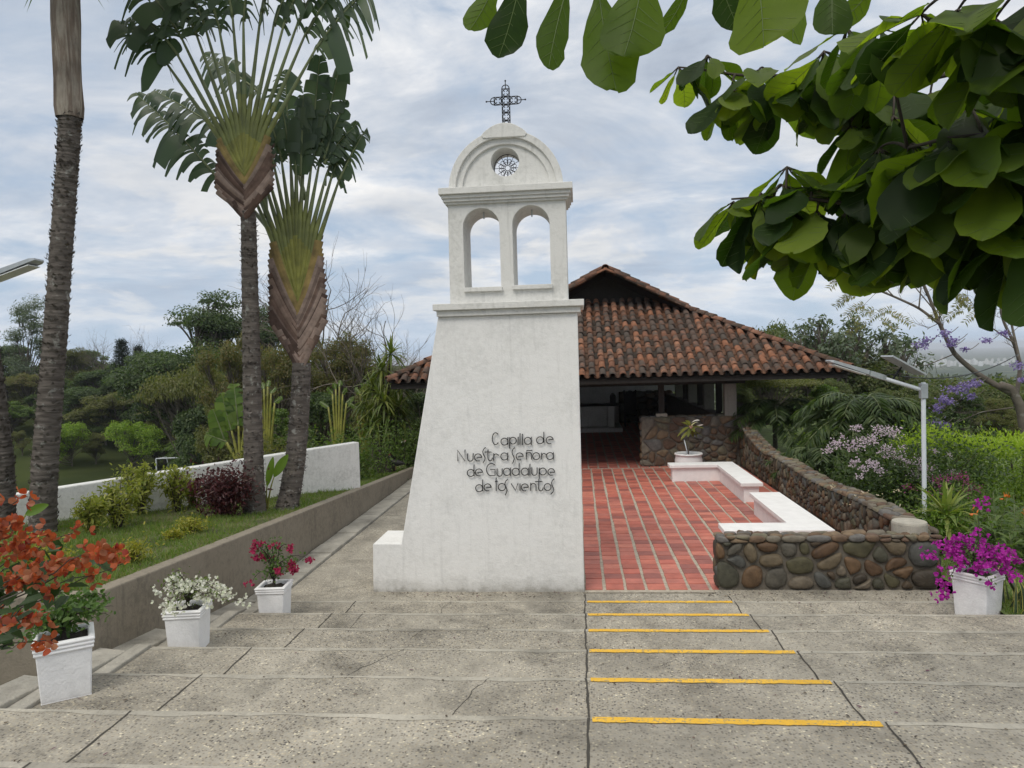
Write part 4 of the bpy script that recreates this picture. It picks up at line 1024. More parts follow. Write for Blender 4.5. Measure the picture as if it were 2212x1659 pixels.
def fan_palm(label, base, apex, rad_px, zb, ztop, halfw, nlive, ndead, seed, pets, spread, fanN=(-.1, -1, .05), trunk_mid=None, r0=.2, r1=.15, blades=None, every=1):
    """trunk from base to (apex x,y,zb), woven sheath zb..ztop, living petioles spread by angle"""
    g = np.random.default_rng(seed); base = np.asarray(base, float); nrm = norm(np.asarray(fanN, float)); A_ = norm(np.cross((0, 0, 1), -nrm)); A_ = A_ if A_[0] > 0 else -A_
    t = thing('travellers_palm', label, 'palm tree', base, 'travellers palms on the grass bed')
    b2 = np.array([apex[0], apex[1], zb]); mid = trunk_mid if trunk_mid is not None else (base+b2)/2
    mb = MB(); P = bez(base-np.array([0, 0, .3]), mid, b2+np.array([0, 0, .10]), 90); f = np.linspace(0, 1, 90)
    R = r0+(r1-r0)*f+.09*np.exp(-f*22)+.010*(np.arange(90) % 2)
    mb.tube(P, R, 16)
    k = 550; ii = g.integers(2, 88, k); aa = g.uniform(0, 2*pi, k); o = np.stack([np.cos(aa), np.sin(aa), np.zeros(k)], 1)
    leaves(mb, P[ii]+o*(R[ii])[:, None]*.97, norm(o*.5+np.array([0, 0, 1])*g.uniform(-.5, .8, (k, 1))), o, g.uniform(.03, .075, k), g.uniform(.03, .07, k), 0, .1, 'quad')
    part('trunk', mb, PALMB, t, smooth=True)
    H = ztop-zb; live, dead, ribs = MB(), MB(), MB(); bl = MB()
    ax = lambda z: np.array([b2[0], b2[1], z])
    for s in (-1, 1):
        for i in range(ndead):
            q = (i+.5)/ndead; z0 = zb-.06+q*H*.47; hw = halfw*min(1, .34+q*2.6)*(1-.12*max(0, q-.5)*2)*(1+g.uniform(-.035, .035)); zt_ = zb+H*(.15+.80*q)+g.uniform(-.02, .02)
            p0, p2 = ax(z0), ax(max(zt_, z0+.2*hw))+A_*s*hw; p1 = ax(z0+(zt_-z0)*.44)+A_*s*hw*.56
            L_ = bez(p0, p1, p2, 9)+nrm*(.105-.04*q+.004*(i % 2)+.008*s)
            ribbon(dead, L_, np.linspace(.075, .115, 9)*(H/1.9+.25)*(1.25 if ndead < 18 else 1), nrm, .55, 8, 1 if q > .85 else 0)
            if g.random() < .25: leaves(dead, p2[None], norm(A_*s*.5+np.array([0, 0, .8]))[None], nrm[None], [.14], [.05], 0, .1, 'quad')
    tips = []
    for s in (-1, 1):
        for i in range(nlive):
            q = (i+.5)/nlive; ang = spread*(1-q)**.92+.012*g.normal(); z0 = zb+H*(.47+.12*q); hw = halfw*.97*(1-q)
            d = norm(A_*s*sin(ang)+np.array([0, 0, cos(ang)])+nrm*g.normal(0, .03))
            p0 = ax(z0); pm = ax(zb+H*(.94+.22*q))+A_*s*hw; p1 = ax(z0+(pm[2]-z0)*.40)+A_*s*hw*.66
            Lp = pets*(g.uniform(.93, 1.07)); tip = pm+d*Lp
            c = np.concatenate([bez(p0, p1, pm, 9)[:-1], [pm+d*Lp*f_ for f_ in np.linspace(0, 1, 9)]])+nrm*(.055+.012*(i % 2)+.008*s)
            wd = np.concatenate([np.linspace(.080, .105, 8), np.linspace(.10, .042, 9)])*(halfw*7/nlive/.55*.5+.55)
            ribbon(live, c[:7], wd[:7], nrm, .55, 6, 0); ribbon(live, c[6:11], wd[6:11], nrm, .6, 6, 1); ribbon(live, c[10:], wd[10:], nrm, .7, 6, 2)
            tips.append((s, ang, tip+nrm*.04, d))
    for z_a, z_b, w_a, w_b in ((zb+H*.30, zb+H*1.05, .05, .80),):
        zz_ = np.linspace(z_a, z_b, 9); ribbon(live, [ax(z_) for z_ in zz_], halfw*2*np.interp(zz_, [z_a, z_b-.12*H, z_b], [w_a, w_b, w_b*.75]), nrm, .05, 12, 0)
    part('dry_sheath', dead, [SHB, SHB2], t, smooth=True); part('leaf_stalks', live, [PETG, PETM, PET], t, smooth=True)
    for s, ang, tip, d in tips[::every]:
        LL, WW, sag, tear = (blades or (1.9, .60, .22, .75)); sag = sag*(1.0 if g.random() < .7 else 1.8)
        if blades and len(blades) == 4 and g.random() < .0: continue
        bn = norm(nrm*.75+np.array([0, 0, .55])+A_*s*-.25+g.normal(0, .12, 3))
        torn_blade(bl, ribs, tip, d+A_*s*.10, bn, LL*g.uniform(.85, 1.1), WW*g.uniform(.85, 1.1), g, sag, tear, 26, .75)
    part('leaf_blades', bl, L_RAV, t, smooth=True); part('leaf_midribs', ribs, PET, t, smooth=True)
    return t
RY = 12.75
b1 = atz(550, 1110, .76); ap1 = aty(537, 470, RY); tp1 = aty(540, 292, RY)
fan_palm('taller travellers palm, straight dark trunk and tattered fan reaching the top of the picture', b1, ap1, 0, ap1[2], tp1[2]+.05, .53, 7, 15, 3, 1.75, radians(37), blades=(1.9, .80, .22, .75), r0=.175, r1=.125)
RY2 = RY+.75
b2 = atz(606, 1104, .73); ap2 = aty(652, 795, RY2); tp2 = aty(640, 505, RY2)
md2 = aty(645, 1000, RY2)
fan_palm('shorter travellers palm with a leaning trunk and brown woven sheath, right of the taller one', b2, ap2, 0, ap2[2], tp2[2], .49, 7, 21, 8, 1.10, radians(24), trunk_mid=np.array([md2[0], RY2, md2[2]-.2]), r0=.20, r1=.165, blades=(1.15, .50, .14, .55), every=1, fanN=(.05, -1, .05))
# low dark leaves of the shorter palm seen to the left behind the taller one
t = [o for o in bpy.data.objects if o.name.startswith('travellers_palm') and o['label'].startswith('shorter')][0]
g = np.random.default_rng(77); bl, ribs = MB(), MB()
for (u0, v0, u1, v1, L, W) in ((600, 520, 470, 385, 0, .7), (590, 500, 500, 300, 0, .6), (575, 470, 560, 200, 0, .55), (660, 430, 625, 330, 0, .6)):
    a, c = aty(u0, v0, RY+1.0), aty(u1, v1, RY+1.7); ribs.tube(bez(a, (a+c)/2+np.array([0, 0, .2]), c, 10), np.linspace(.05, .025, 10), 6)
    e = {470: aty(290, 170, RY+2.0), 500: aty(330, 170, RY+2.2), 560: aty(440, 100, RY+1.9), 625: aty(615, 130, RY+1.7)}[u1]
    torn_blade(bl, ribs, c, e-c, norm(np.array([.15, -.95, .3])), np.linalg.norm(e-c), W*1.45, g, .10, .8, 26, .45)
for (u0, v0, u1, v1, W, tear, sag) in ((650, 380, 655, 215, .62, .02, .0), (700, 355, 760, 250, .55, .9, .25), (700, 345, 745, 190, .5, .7, .2), (690, 330, 735, 140, .6, .15, .0), (672, 330, 690, 130, .55, .1, .0)):
    a, c = aty(u0, v0, RY2-.10), aty(u1, v1, RY2-.15)
    torn_blade(bl, ribs, a, c-a, norm(np.array([-.1, -1, .15])), np.linalg.norm(c-a)*1.05, W, g, sag, tear, 22, .2)
part('side_blades', bl, L_RAV, t, smooth=True); part('side_midribs', ribs, PET, t, smooth=True)

# ------------------------------------------------------------------ tall palms at the left
def m_shaft():
    m, nt, b = newmat('crownshaft'); v = coord(nt, (7, 7, .7)); n = noise(nt, v, 1.5, 6, .65, .6); v2 = coord(nt); n2 = noise(nt, v2, 2.2, 5, .6)
    r = ramp(nt, n, [(.32, (.12, .085, .065)), (.48, (.20, .155, .12)), (.58, (.33, .29, .24)), (.72, (.23, .185, .145))]); k = ramp(nt, n2, [(.35, .65), (.65, 1.15)])
    lk(nt, mixc(nt, 1, r.outputs[0], k.outputs[0], 'MULTIPLY'), b.inputs['Base Color']); b.inputs['Roughness'].default_value = .75; bump(nt, b, n, .8, .03); return m
SHAFT = m_shaft()
def tall_palm(label, P, R, shaft=True, seed=1):
    g = np.random.default_rng(seed); P = np.asarray(P, float); t = thing('tall_palm', label, 'palm tree', P[0])
    m_ = 240; s = np.linspace(0, 1, m_); k = np.linspace(0, 1, len(P)); C = np.stack([np.interp(s, k, P[:, i]) for i in range(3)], 1)
    C[:, 0] = np.convolve(np.pad(C[:, 0], 20, 'edge'), np.ones(41)/41, 'valid'); C[:, 1] = np.convolve(np.pad(C[:, 1], 20, 'edge'), np.ones(41)/41, 'valid')
    R = np.interp(s, np.linspace(0, 1, len(R)), R)*(1+.035*np.sin(np.arange(m_)*1.9)+.02*g.normal(size=m_))
    mb = MB(); mb.tube(C, R, 22)
    q = 1000; ii = g.integers(1, m_-2, q); aa = g.uniform(0, 2*pi, q); o = np.stack([np.cos(aa), np.sin(aa), np.zeros(q)], 1)
    leaves(mb, C[ii]+o*(R[ii])[:, None]*.98, norm(o*.35+np.array([0, 0, 1])*g.uniform(.2, 1, (q, 1))), o, g.uniform(.03, .085, q), g.uniform(.03, .08, q), 0, .1, 'quad')
    part('trunk', mb, PALMB, t, smooth=True)
    if shaft:
        top = C[-1]; mb = MB(); sp = [(.185, -.06), (.20, .1), (.185, .5), (.19, .9), (.20, 1.4), (.19, 2.2), (.12, 3.0)]
        th = np.linspace(0, 2*pi, 29)[:-1]; V = []
        for r, z in sp: V.append(np.stack([top[0]+.05*z*.3+np.cos(th)*r*(1+.05*np.sin(th*5+z*2)), top[1]+np.sin(th)*r*(1+.05*np.sin(th*5+z*2)), np.full(28, top[2]+z)], 1))
        V = np.array(V); V = np.concatenate([V, V[:, :1]], 1); mb.grid(V); part('crownshaft', mb, SHAFT, t, smooth=True)
        fr, rb = MB(), MB(); c = top+np.array([.05, 0, 3.0])
        for i in range(13):
            a = i*2*pi/13+.2; d = np.array([cos(a), sin(a), 0]); e = c+d*2.4+np.array([0, 0, g.uniform(-.3, .9)]); m2 = c+d*1.3+np.array([0, 0, 1.5])
            B = bez(c, m2, e, 24); rb.tube(B, np.linspace(.04, .008, 24), 5); T = norm(np.gradient(B, axis=0))
            for sd in (-1, 1):
                S = norm(np.cross(T, (0, 0, 1)))*sd; pp = np.repeat(B[3:], 3, 0)+g.normal(0, .02, (63, 3)); dd = np.repeat(S[3:]+T[3:]*.5, 3, 0)+np.array([0, 0, -.5])+g.normal(0, .1, (63, 3))
                leaves(fr, pp, dd, np.tile([0, 0, 1.], (63, 1)), g.uniform(.5, .8, 63), .045, 0, .1, 'quad', .2)
        part('fronds', fr, L_MID, t); part('frond_midribs', rb, PET, t, smooth=True)
    return t
pb = atz(91, 1150, .93); y0 = pb[1]
tp = [(91, 1150), (97, 1000), (107, 880), (119, 730), (131, 560), (141, 420), (148, 330), (151, 247)]
pts = [aty(u, v, y0+.004*i) for i, (u, v) in enumerate(tp)]
pxm = y0/1600
tall_palm('tall leaning palm with scarred grey trunk and smooth crownshaft, left of the bed', pts, [29*pxm, 27.5*pxm, 26*pxm, 25*pxm, 23.5*pxm, 23*pxm, 22.5*pxm, 24*pxm])
pb = atz(4, 1150, .95); tall_palm('dark palm trunk cut by the left edge of the picture', [aty(u, v, pb[1]) for u, v in ((8, 1150), (6, 1020), (-6, 900), (-30, 720), (-75, 420), (-110, 180))], [26*pxm, 25*pxm, 23*pxm, 22*pxm, 22*pxm, 22*pxm], True, 5)

# ------------------------------------------------------------------ bed shrubs
def bedpt(u, v):
    z = .9
    for _ in range(8): p = atz(u, v, z); z = float(terrain(p[0], p[1]))
    return np.array([p[0], p[1], z-.02])
def bush(name, label, cat, base, W, H, mat, n, L, asp, seed, stems=12, barkm=None, up=.4, shape='oval', loose=.0, flat=1., group=None, extra=None):
    g = np.random.default_rng(seed); t = thing(name, label, cat, base, group); base = np.asarray(base, float)
    ms, ml = MB(), MB()
    for i in range(stems):
        a = g.uniform(0, 2*pi); r = sqrt(g.random())*W*.5; e = base+np.array([cos(a)*r, sin(a)*r*.8, H*(g.uniform(.55, 1.05)-.3*flat*(r/W)**2*2)])
        B = bez(base+np.array([cos(a), sin(a), 0])*.06*W, base+np.array([cos(a)*r*.3, sin(a)*r*.3, (e[2]-base[2])*.65]), e, 12); ms.tube(B, np.linspace(.010+.004*H, .003, 12), 5)
        k = n//stems; f = np.clip(g.beta(2.2, 1.2, k), 0.15, 1)
        idx = f*11; i0 = np.minimum(10, idx.astype(int)); P = B[i0]+(B[i0+1]-B[i0])*(idx-i0)[:, None]
        sp = W*(.05+.10*(1-loose)); P = P+g.normal(0, sp, (k, 3))*np.array([1, 1, .8])
        D = norm(g.normal(size=(k, 3))+np.array([0, 0, up])+(P-base-np.array([0, 0, H*.4]))*.8/W); N = norm(np.array([0, 0, 1])+g.normal(0, .5, (k, 3)))
        l_ = L*g.uniform(.6, 1.3, k); leaves(ml, P, D, N, l_, l_*asp, 0, .15, shape, .15)
    part('stems', ms, barkm or BARKD, t, smooth=True); part('foliage', ml, mat, t)
    if extra: extra(t, base, g)
    return t
bush('burgundy_shrub', 'round burgundy-leaved shrub left of the travellers palms', 'shrub', bedpt(478, 1112), 1.0, .82, L_PURP, 2600, .085, .42, 21, 26, up=.5)
YS = [(305, 1110, .75, .95, 22, 'tall sparse yellow-green shrub in the middle of the bed'), (255, 1135, .85, .75, 23, 'low spreading yellow-green shrub nearest the palm trunk'), (385, 1105, .6, .80, 24, 'sparse yellow-green shrub with a reddish patch, left of the burgundy one'), (420, 1098, .35, .55, 25, 'thin yellow-green twiggy shrub touching the burgundy shrub'), (200, 1150, .5, .55, 27, 'wispy yellowish shrub at the foot of the tall palm')]
for u, v, W, H, sd_, lab in YS: bush('yellow_shrub', lab, 'shrub', bedpt(u, v), W, H, G('leaf_variegated', (.22, .24, .045), (.33, .33, .08), (.14, .18, .04), (.40, .38, .11), trans=.4), 950, .095, .36, sd_, 16, up=.1, loose=.7, flat=.3)
for u, v, W, H, sd_, lab in ((285, 1210, .55, .20, 31, 'low golden duranta clump near the edge of the retaining wall'), (412, 1150, .5, .16, 32, 'small flat golden plant on the grass of the bed'), (70, 1215, .6, .30, 33, 'golden duranta clump behind the orange flowers'), (375, 1162, .25, .10, 34, 'tiny golden seedling on bare soil of the bed'), (120, 1235, .5, .22, 35, 'lower golden clump by the left corner of the retaining wall')):
    bush('golden_plant', lab, 'plant', bedpt(u, v), W, H, L_YEL, 900, .045, .45, sd_, 18, up=.7)
def big_leaf(mb, p, d, nrm, L, W, curl=.2, n=12, mi=0):
    p, d = np.asarray(p, float), norm(d); s = norm(np.cross(d, nrm)); N = np.cross(s, d); rows = []
    for i in range(n):
        q = i/(n-1); w_ = W*.5*sin(pi*min(.985, q*.96+.02))**.7; c = p+d*L*q+np.array([0, 0, -curl*L*q*q]); rows.append([c-s*w_+N*w_*.35, c-s*w_*.5+N*w_*.12, c, c+s*w_*.5+N*w_*.12, c+s*w_+N*w_*.35])
    mb.grid(np.array(rows), mi)
L_BAN = G('banana_leaf', (.10, .17, .03), (.14, .22, .04), trans=.4)
def shoot(label, base, specs):
    t = thing('banana_shoot', label, 'plant', base); ms, ml = MB(), MB()
    for (tipu, tipv, leafu, leafv, W) in specs:
        a = aty(tipu, tipv, base[1]-.05); e = aty(leafu, leafv, base[1]-.12); ms.tube(bez(base, (base+a)/2+np.array([-.03, 0, .05]), a, 8), np.linspace(.02, .010, 8), 6)
        big_leaf(ml, a, e-a, (.3, -1, .3), np.linalg.norm(e-a), W, .03)
    part('stalks', ms, PETG, t, smooth=True); part('leaves', ml, L_BAN, t, smooth=True)
bs = atz(577, 1105, .74)
shoot('young banana-like shoot with paddle leaves between the two travellers palm trunks', bs, [(592, 1030, 622, 980, .17), (577, 1050, 590, 985, .13)])
shoot('small pale shoot at the right foot of the leaning travellers palm', atz(641, 1092, .72), [(640, 1075, 650, 1048, .08)])
shoot('bright lime paddle leaf behind the orange flowers at the palm foot', atz(60, 1190, .92)+np.array([0, -.3, 0]), [(55, 1112, 105, 1088, .13)])

# grass on the bed and on the right lawn
def grass(name, pts, h, mat, g):
    n = len(pts); mb = MB(); a = g.uniform(0, 2*pi, n); N = np.stack([np.cos(a), np.sin(a), np.zeros(n)], 1)
    D = norm(np.array([0, 0, 1])+g.normal(0, .45, (n, 3))); D[:, 2] = abs(D[:, 2])
    leaves(mb, pts, D, N, h*g.uniform(.5, 1.35, n), .008*g.uniform(.7, 1.5, n), 0, 0, 'blade', .12)
    return setting(name, mb, mat, 'stuff')
L_GRASS = G('grass_blade', (.085, .16, .025), (.125, .205, .035), (.17, .23, .05), (.20, .19, .075), trans=.35)
g = np.random.default_rng(51); n = 90000
X, Y = g.uniform(-10, -5.06, n), 7.1+g.random(n)**1.3*19; s = gs(X, Y); k = (s < -.03) | (Y > 16.4)
k &= (np.sin(X*1.7+Y*.6)*np.sin(Y*1.3-X)+g.normal(0, .35, n)) > -.75
X, Y = X[k], Y[k]; grass('grass', np.stack([X, Y, terrain(X, Y)-.03+bump2(X, Y)*sm(-4.9, -5.6, X)], 1), .095, L_GRASS, g)
n = 70000; X, Y = g.uniform(5.12, 12, n), 9.2+g.random(n)**1.4*12; grass('grass', np.stack([X, Y, terrain(X, Y)+.02+.085*(1-sm(10.4, 12, Y))+bump2(X, Y)*.7*sm(9.2, 12, Y)], 1), .07, L_GRASS, g)

# ------------------------------------------------------------------ bougainvilleas
L_BOUG = G('bougainvillea_leaf', (.055, .11, .026), (.08, .145, .036), (.11, .175, .045), trans=.35)
def boug(label, base, stems, bractm, nfl, nl, br, leafL, seed, fspread=.09, fstart=.45, leafm=None, nb=3, bud=None, per=10):
    """stems: list of (control, end); flowers sit along the outer part of the stems in tight clusters"""
    g = np.random.default_rng(seed); base = np.asarray(base, float); t = thing('bougainvillea', label, 'flowering plant', base)
    ms, ml, mf = MB(), MB(), MB(); C = []
    tr = base+np.array([0, 0, .10]); ms.tube([base-np.array([0, 0, .06]), tr], [.022, .018], 7)
    for c, e in stems:
        B = bez(tr-np.array([0, 0, .03]), c, e, 16)+np.concatenate([np.zeros((3, 3)), g.normal(0, .008, (13, 3))]); ms.tube(B, np.linspace(.009 if nfl != 260 else .006, .002, 16), 5); C.append(B)
    k = nl; si = g.integers(0, len(C), k); f = .12+.88*g.random(k); P = np.array([C[a][min(15, int(b*15))] for a, b in zip(si, f)])+g.normal(0, .045, (k, 3))
    D = norm(g.normal(size=(k, 3))+np.array([0, 0, -.15])); l_ = leafL*g.uniform(.6, 1.25, k); leaves(ml, P, D, norm(np.array([0, -.3, 1])+g.normal(0, .5, (k, 3))), l_, l_*.62, 0, .15, 'oval', .1)
    ncl = max(3, nfl//per); CA = C; C = sorted(C, key=lambda b: b[-1][0])[:2] if nfl < 12 else C; si = np.concatenate([np.arange(len(C)), g.integers(0, len(C), max(0, ncl-len(C)))])[:max(ncl, len(C))]
    f = np.concatenate([np.ones(min(len(C), len(si))), g.uniform(fstart, 1, max(0, len(si)-len(C)))])
    for a, b in zip(si, f):
        cc = C[a][min(15, int(b*15))]; m_ = max(2, int(nfl/len(si)*g.uniform(.6, 1.4))); P = cc+g.normal(0, 1, (m_, 3))*fspread*np.array([.55, .55, .42])
        D0 = norm((P-cc)/fspread*.8+g.normal(0, .4, (m_, 3))+np.array([0, -.3, .15])); x = norm(np.cross(D0, g.normal(size=(m_, 3)))); y = np.cross(D0, x)
        for j in range(nb):
            aa = 2*pi*j/nb; o = x*cos(aa)+y*sin(aa); d = norm(o*.85+D0*.75); l_ = br*g.uniform(.8, 1.25, m_)
            leaves(mf, P, d, norm(D0*.6-o*.8), l_, l_*.92, 0, -.16, 'bract', 0)
    part('stems', ms, BARKD, t, smooth=True); part('foliage', ml, leafm or L_BOUG, t); part('flowers', mf, bractm, t)
    return t
def arcs(base, n, R, H, seed, dz=-.0, bias=(0, 0)):
    g = np.random.default_rng(seed); out = []
    for i in range(n):
        a = 2*pi*i/n+g.uniform(-.4, .4); r = R*g.uniform(.45, 1.05); h = H*g.uniform(.35, 1.05)*(1-.35*(r/R)); d = np.array([cos(a), sin(a), 0])
        e = base+d*r+np.array([bias[0], bias[1], h+dz]); out.append((base+d*r*.35+np.array([0, 0, h*1.0+.12]), e))
    return out
F_PUR = G('magenta_bract', (.30, .012, .24), (.42, .02, .34), (.50, .04, .42), trans=.35, tcol=(1.3, .8, 1.3), rough=.6)
F_CRI = G('crimson_bract', (.25, .012, .055), (.34, .02, .08), (.42, .03, .12), trans=.3, tcol=(1.3, .7, .8), rough=.6)
F_WHI = G('white_bract', (.70, .70, .60), (.80, .80, .74), (.62, .66, .48), trans=.3, tcol=(1., 1., .9), rough=.6)
F_ORA = G('orange_bract', (.42, .075, .022), (.50, .14, .04), (.28, .035, .022), (.42, .20, .11), (.27, .085, .03), (.46, .10, .03), trans=.4, tcol=(1.2, .8, .6), rough=.6)
F_PINK = G('pink_blossom', (.55, .42, .52), (.66, .55, .62), (.72, .64, .68), (.50, .36, .46), trans=.3, tcol=(1, 1, 1), rough=.7)
p1 = np.array([-4.37, 5.78, ZK[4]+.46]); p2 = np.array([-4.27, 7.55, ZK[2]+.43]); p3 = np.array([-4.11, 9.42, ZK[0]+.42]); p4 = np.array([4.86, 9.58, ZK[0]+.52])
st = arcs(p1, 14, .50, .40, 61, -.04, (-.05, .05)); boug('leafy green bougainvillea with a few magenta flowers in the nearest planter', p1, st, F_PUR, 5, 800, .035, .058, 62, .03, .9, leafm=L_BOUG, per=7)
st = arcs(p2, 15, .46, .52, 63, -.10, (.10, -.02)); boug('white bougainvillea fountain in the second planter from the left', p2, st, F_WHI, 330, 420, .030, .034, 64, .085, .35, leafm=G('pale_leaf', (.09, .13, .03), (.14, .18, .05), trans=.35))
st = arcs(p3, 14, .40, .88, 65, -.10, (.05, -.02)); boug('crimson bougainvillea with drooping sprays in the planter beside the path', p3, st, F_CRI, 150, 430, .034, .045, 66, .05, .8, per=9)
st = arcs(p4, 18, .52, .62, 67, -.12, (.02, -.03)); st += [(p4+np.array([.3, -.1, .42]), p4+np.array([.64, -.15, .02])), (p4+np.array([-.3, -.1, .35]), p4+np.array([-.52, -.2, -.22])), (p4+np.array([.0, 0, .5]), p4+np.array([.05, 0, .88])), (p4+np.array([-.2, 0, .3]), p4+np.array([-.62, -.1, .28])), (p4+np.array([-.05, -.25, .2]), p4+np.array([-.03, -.34, -.04]))]
boug('vivid purple bougainvillea overflowing the planter by the end of the stone wall', p4, st, F_PUR, 620, 420, .036, .045, 68, .075, .35)
# orange bougainvillea close to the camera at the left
ob = np.array([-3.05, 2.75, ZK[7]+.5])
planter('white square planter of the close orange bougainvillea, hidden beyond the left edge', (-3.05, 2.75), radians(20), .40, .38, .5, ZK[7]+0)
OS = [(35, 1085), (30, 1190), (95, 1165), (150, 1150), (195, 1195), (120, 1215), (235, 1195), (265, 1220), (75, 1235), (160, 1225), (15, 1250), (60, 1330), (100, 1380), (20, 1140), (205, 1240), (-20, 1300), (45, 1345)]
st = []
for i, (u, v) in enumerate(OS):
    e = atd(u, v, 2.75+.16*(i % 4)); st.append(((ob+e)/2+np.array([-.05, -.05, .30]), e))
boug('orange bougainvillea in close view at the left edge, with broad papery flowers', ob, st, F_ORA, 260, 300, .028, .080, 70, .052, .80, leafm=G('dark_boug_leaf', (.022, .05, .015), (.035, .07, .02), trans=.25), per=10)
# ------------------------------------------------------------------ garden on the right
def strap(mb, p, d, L, W, droop, n=7, mi=0, fold=.25):
    p, d = np.asarray(p, float), norm(d); s = np.cross(d, (0, 0, 1.)); s = norm(s) if np.linalg.norm(s) > .05 else np.array([1., 0, 0]); rows = []
    N = np.cross(s, d)
    for i in range(n):
        q = i/(n-1); w_ = W*.5*min(1, .55+q*2)*(1-max(0, q-.55)/.45*.96); c = p+d*L*q+np.array([0, 0, -1.])*droop*L*q**2.2; rows.append([c-s*w_+N*w_*fold, c, c+s*w_+N*w_*fold])
    mb.grid(np.array(rows), mi)
def rosette(mb, c, n, L, W, g, up=.0, droop=.5, mi=None):
    for i in range(n):
        a = i*2.4+g.normal(0, .2); e = np.interp(i/n, [0, 1], [-.35+up, 1.35])+g.normal(0, .1); d = np.array([cos(a)*cos(e), sin(a)*cos(e), sin(e)])
        strap(mb, np.asarray(c)+d*.03, d, L*g.uniform(.75, 1.15), W*g.uniform(.8, 1.1), droop*g.uniform(.5, 1.3)*max(.1, cos(e)), mi=0 if mi is None else mi)
L_DRAC = G('dracaena_leaf', (.20, .25, .06), (.31, .34, .10), (.14, .20, .045), (.42, .43, .17), trans=.35)
L_DRAC2 = G('dracaena_tree_leaf', (.075, .115, .022), (.12, .16, .035), (.19, .21, .05), (.055, .085, .018), trans=.3)
g = np.random.default_rng(91)
db = aty(2047, 1172, 12.6); db[2] = .03
t = thing('dracaena', 'single-stemmed yellow-striped dracaena behind the lamp post and the purple flowers', 'plant', db); mb, ml = MB(), MB()
top = np.array([db[0]-.02, db[1], 3.43-(1100-747)*12.6/1600]); mb.tube(bez(db-np.array([0, 0, .1]), (db+top)/2+np.array([.04, 0, 0]), top, 10), np.linspace(.03, .022, 10), 8); rosette(ml, top, 56, .70, .078, g, -.35, .32); rosette(ml, top-np.array([0, 0, .22]), 26, .58, .07, g, -.7, .5)
part('stem', mb, BARK, t, smooth=True); part('leaves', ml, L_DRAC, t, smooth=True)
# snake plants
t = thing('snake_plant', 'clump of yellow-edged snake plants beside the purple planter', 'plant', (5.75, 9.75, 0)); ml, me_ = MB(), MB()
for i in range(46):
    p = np.array([g.uniform(5.18, 6.3), g.uniform(9.35, 10.1), .0]); d = norm(np.array([g.normal(0, .25), g.normal(0, .2)-.1, 1])); L = g.uniform(.4, .72); a = g.uniform(0, pi); s = np.array([cos(a), sin(a), 0]); rows = []; r2, r3 = [], []
    cv = np.array([g.normal(0, .12), g.normal(0, .12), 0])
    for k in range(8):
        q = k/7; w_ = .028*(.6+.8*q)*(1-max(0, q-.5)/.5*.97); tw = a+q*g.uniform(.5, .7); s = np.array([cos(tw), sin(tw), 0]); c = p+d*L*q+cv*q*q; nn = np.cross(d, s)
        rows.append([c-s*w_+nn*w_*.3, c, c+s*w_+nn*w_*.3]); r2.append([c-s*(w_+.008)+nn*(w_*.3+.001), c-s*w_+nn*w_*.3]); r3.append([c+s*w_+nn*w_*.3, c+s*(w_+.008)+nn*(w_*.3+.001)])
    ml.grid(np.array(rows)); me_.grid(np.array(r2)); me_.grid(np.array(r3))
part('leaves', ml, m_plain('snake_leaf', (.055, .085, .045), .5, var=.45, sc=30), t, smooth=True); part('leaf_edges', me_, m_plain('snake_edge', (.42, .38, .10), .5), t, smooth=True)
def pt(u, v, Y): return aty(u, v, Y)
def gb(u, Y, dz=0, w=0): p = aty(u, 900, Y); x = max(p[0], 5.3+w/2) if w else p[0]; return np.array([x, Y, float(terrain(x, Y))-.02+dz])
# dark strap-leaved bush at the right edge with a few orange flowers
b0 = gb(2185, 11.6)+np.array([.5, 0, 0]); t = thing('ginger_bush', 'dark green strap-leaved bush with a few orange flowers at the right edge', 'bush', b0); ml, mf, ms = MB(), MB(), MB()
for i in range(80):
    p = b0+np.array([g.uniform(-.75, 1.2), g.uniform(-.6, .8), 0]); h = g.uniform(.6, 1.25)*(1-.15*abs(p[0]-b0[0]-.2)); lean = np.array([g.normal(0, .2), g.normal(0, .2), 0]); e = p+lean+np.array([0, 0, h]); B = bez(p, (p+e)/2, e, 8); ms.tube(B, np.linspace(.010, .004, 8), 4)
    for k in range(9):
        q = .3+.7*k/9; c = B[int(q*7)]; a = g.uniform(0, 2*pi); strap(ml, c, (cos(a), sin(a), .75), g.uniform(.28, .45), .06, .55)
    if i % 9 == 0: P = np.repeat(e[None], 9, 0)+g.normal(0, .025, (9, 3)); leaves(mf, P, rdir(9, g)+np.array([0, 0, .6]), rdir(9, g), .07, .03, 0, .1)
part('stems', ms, PET, t, smooth=True); part('foliage', ml, L_MID, t, smooth=True); part('flowers', mf, G('orange_flower', (.6, .14, .02), (.7, .22, .04), trans=.2), t)
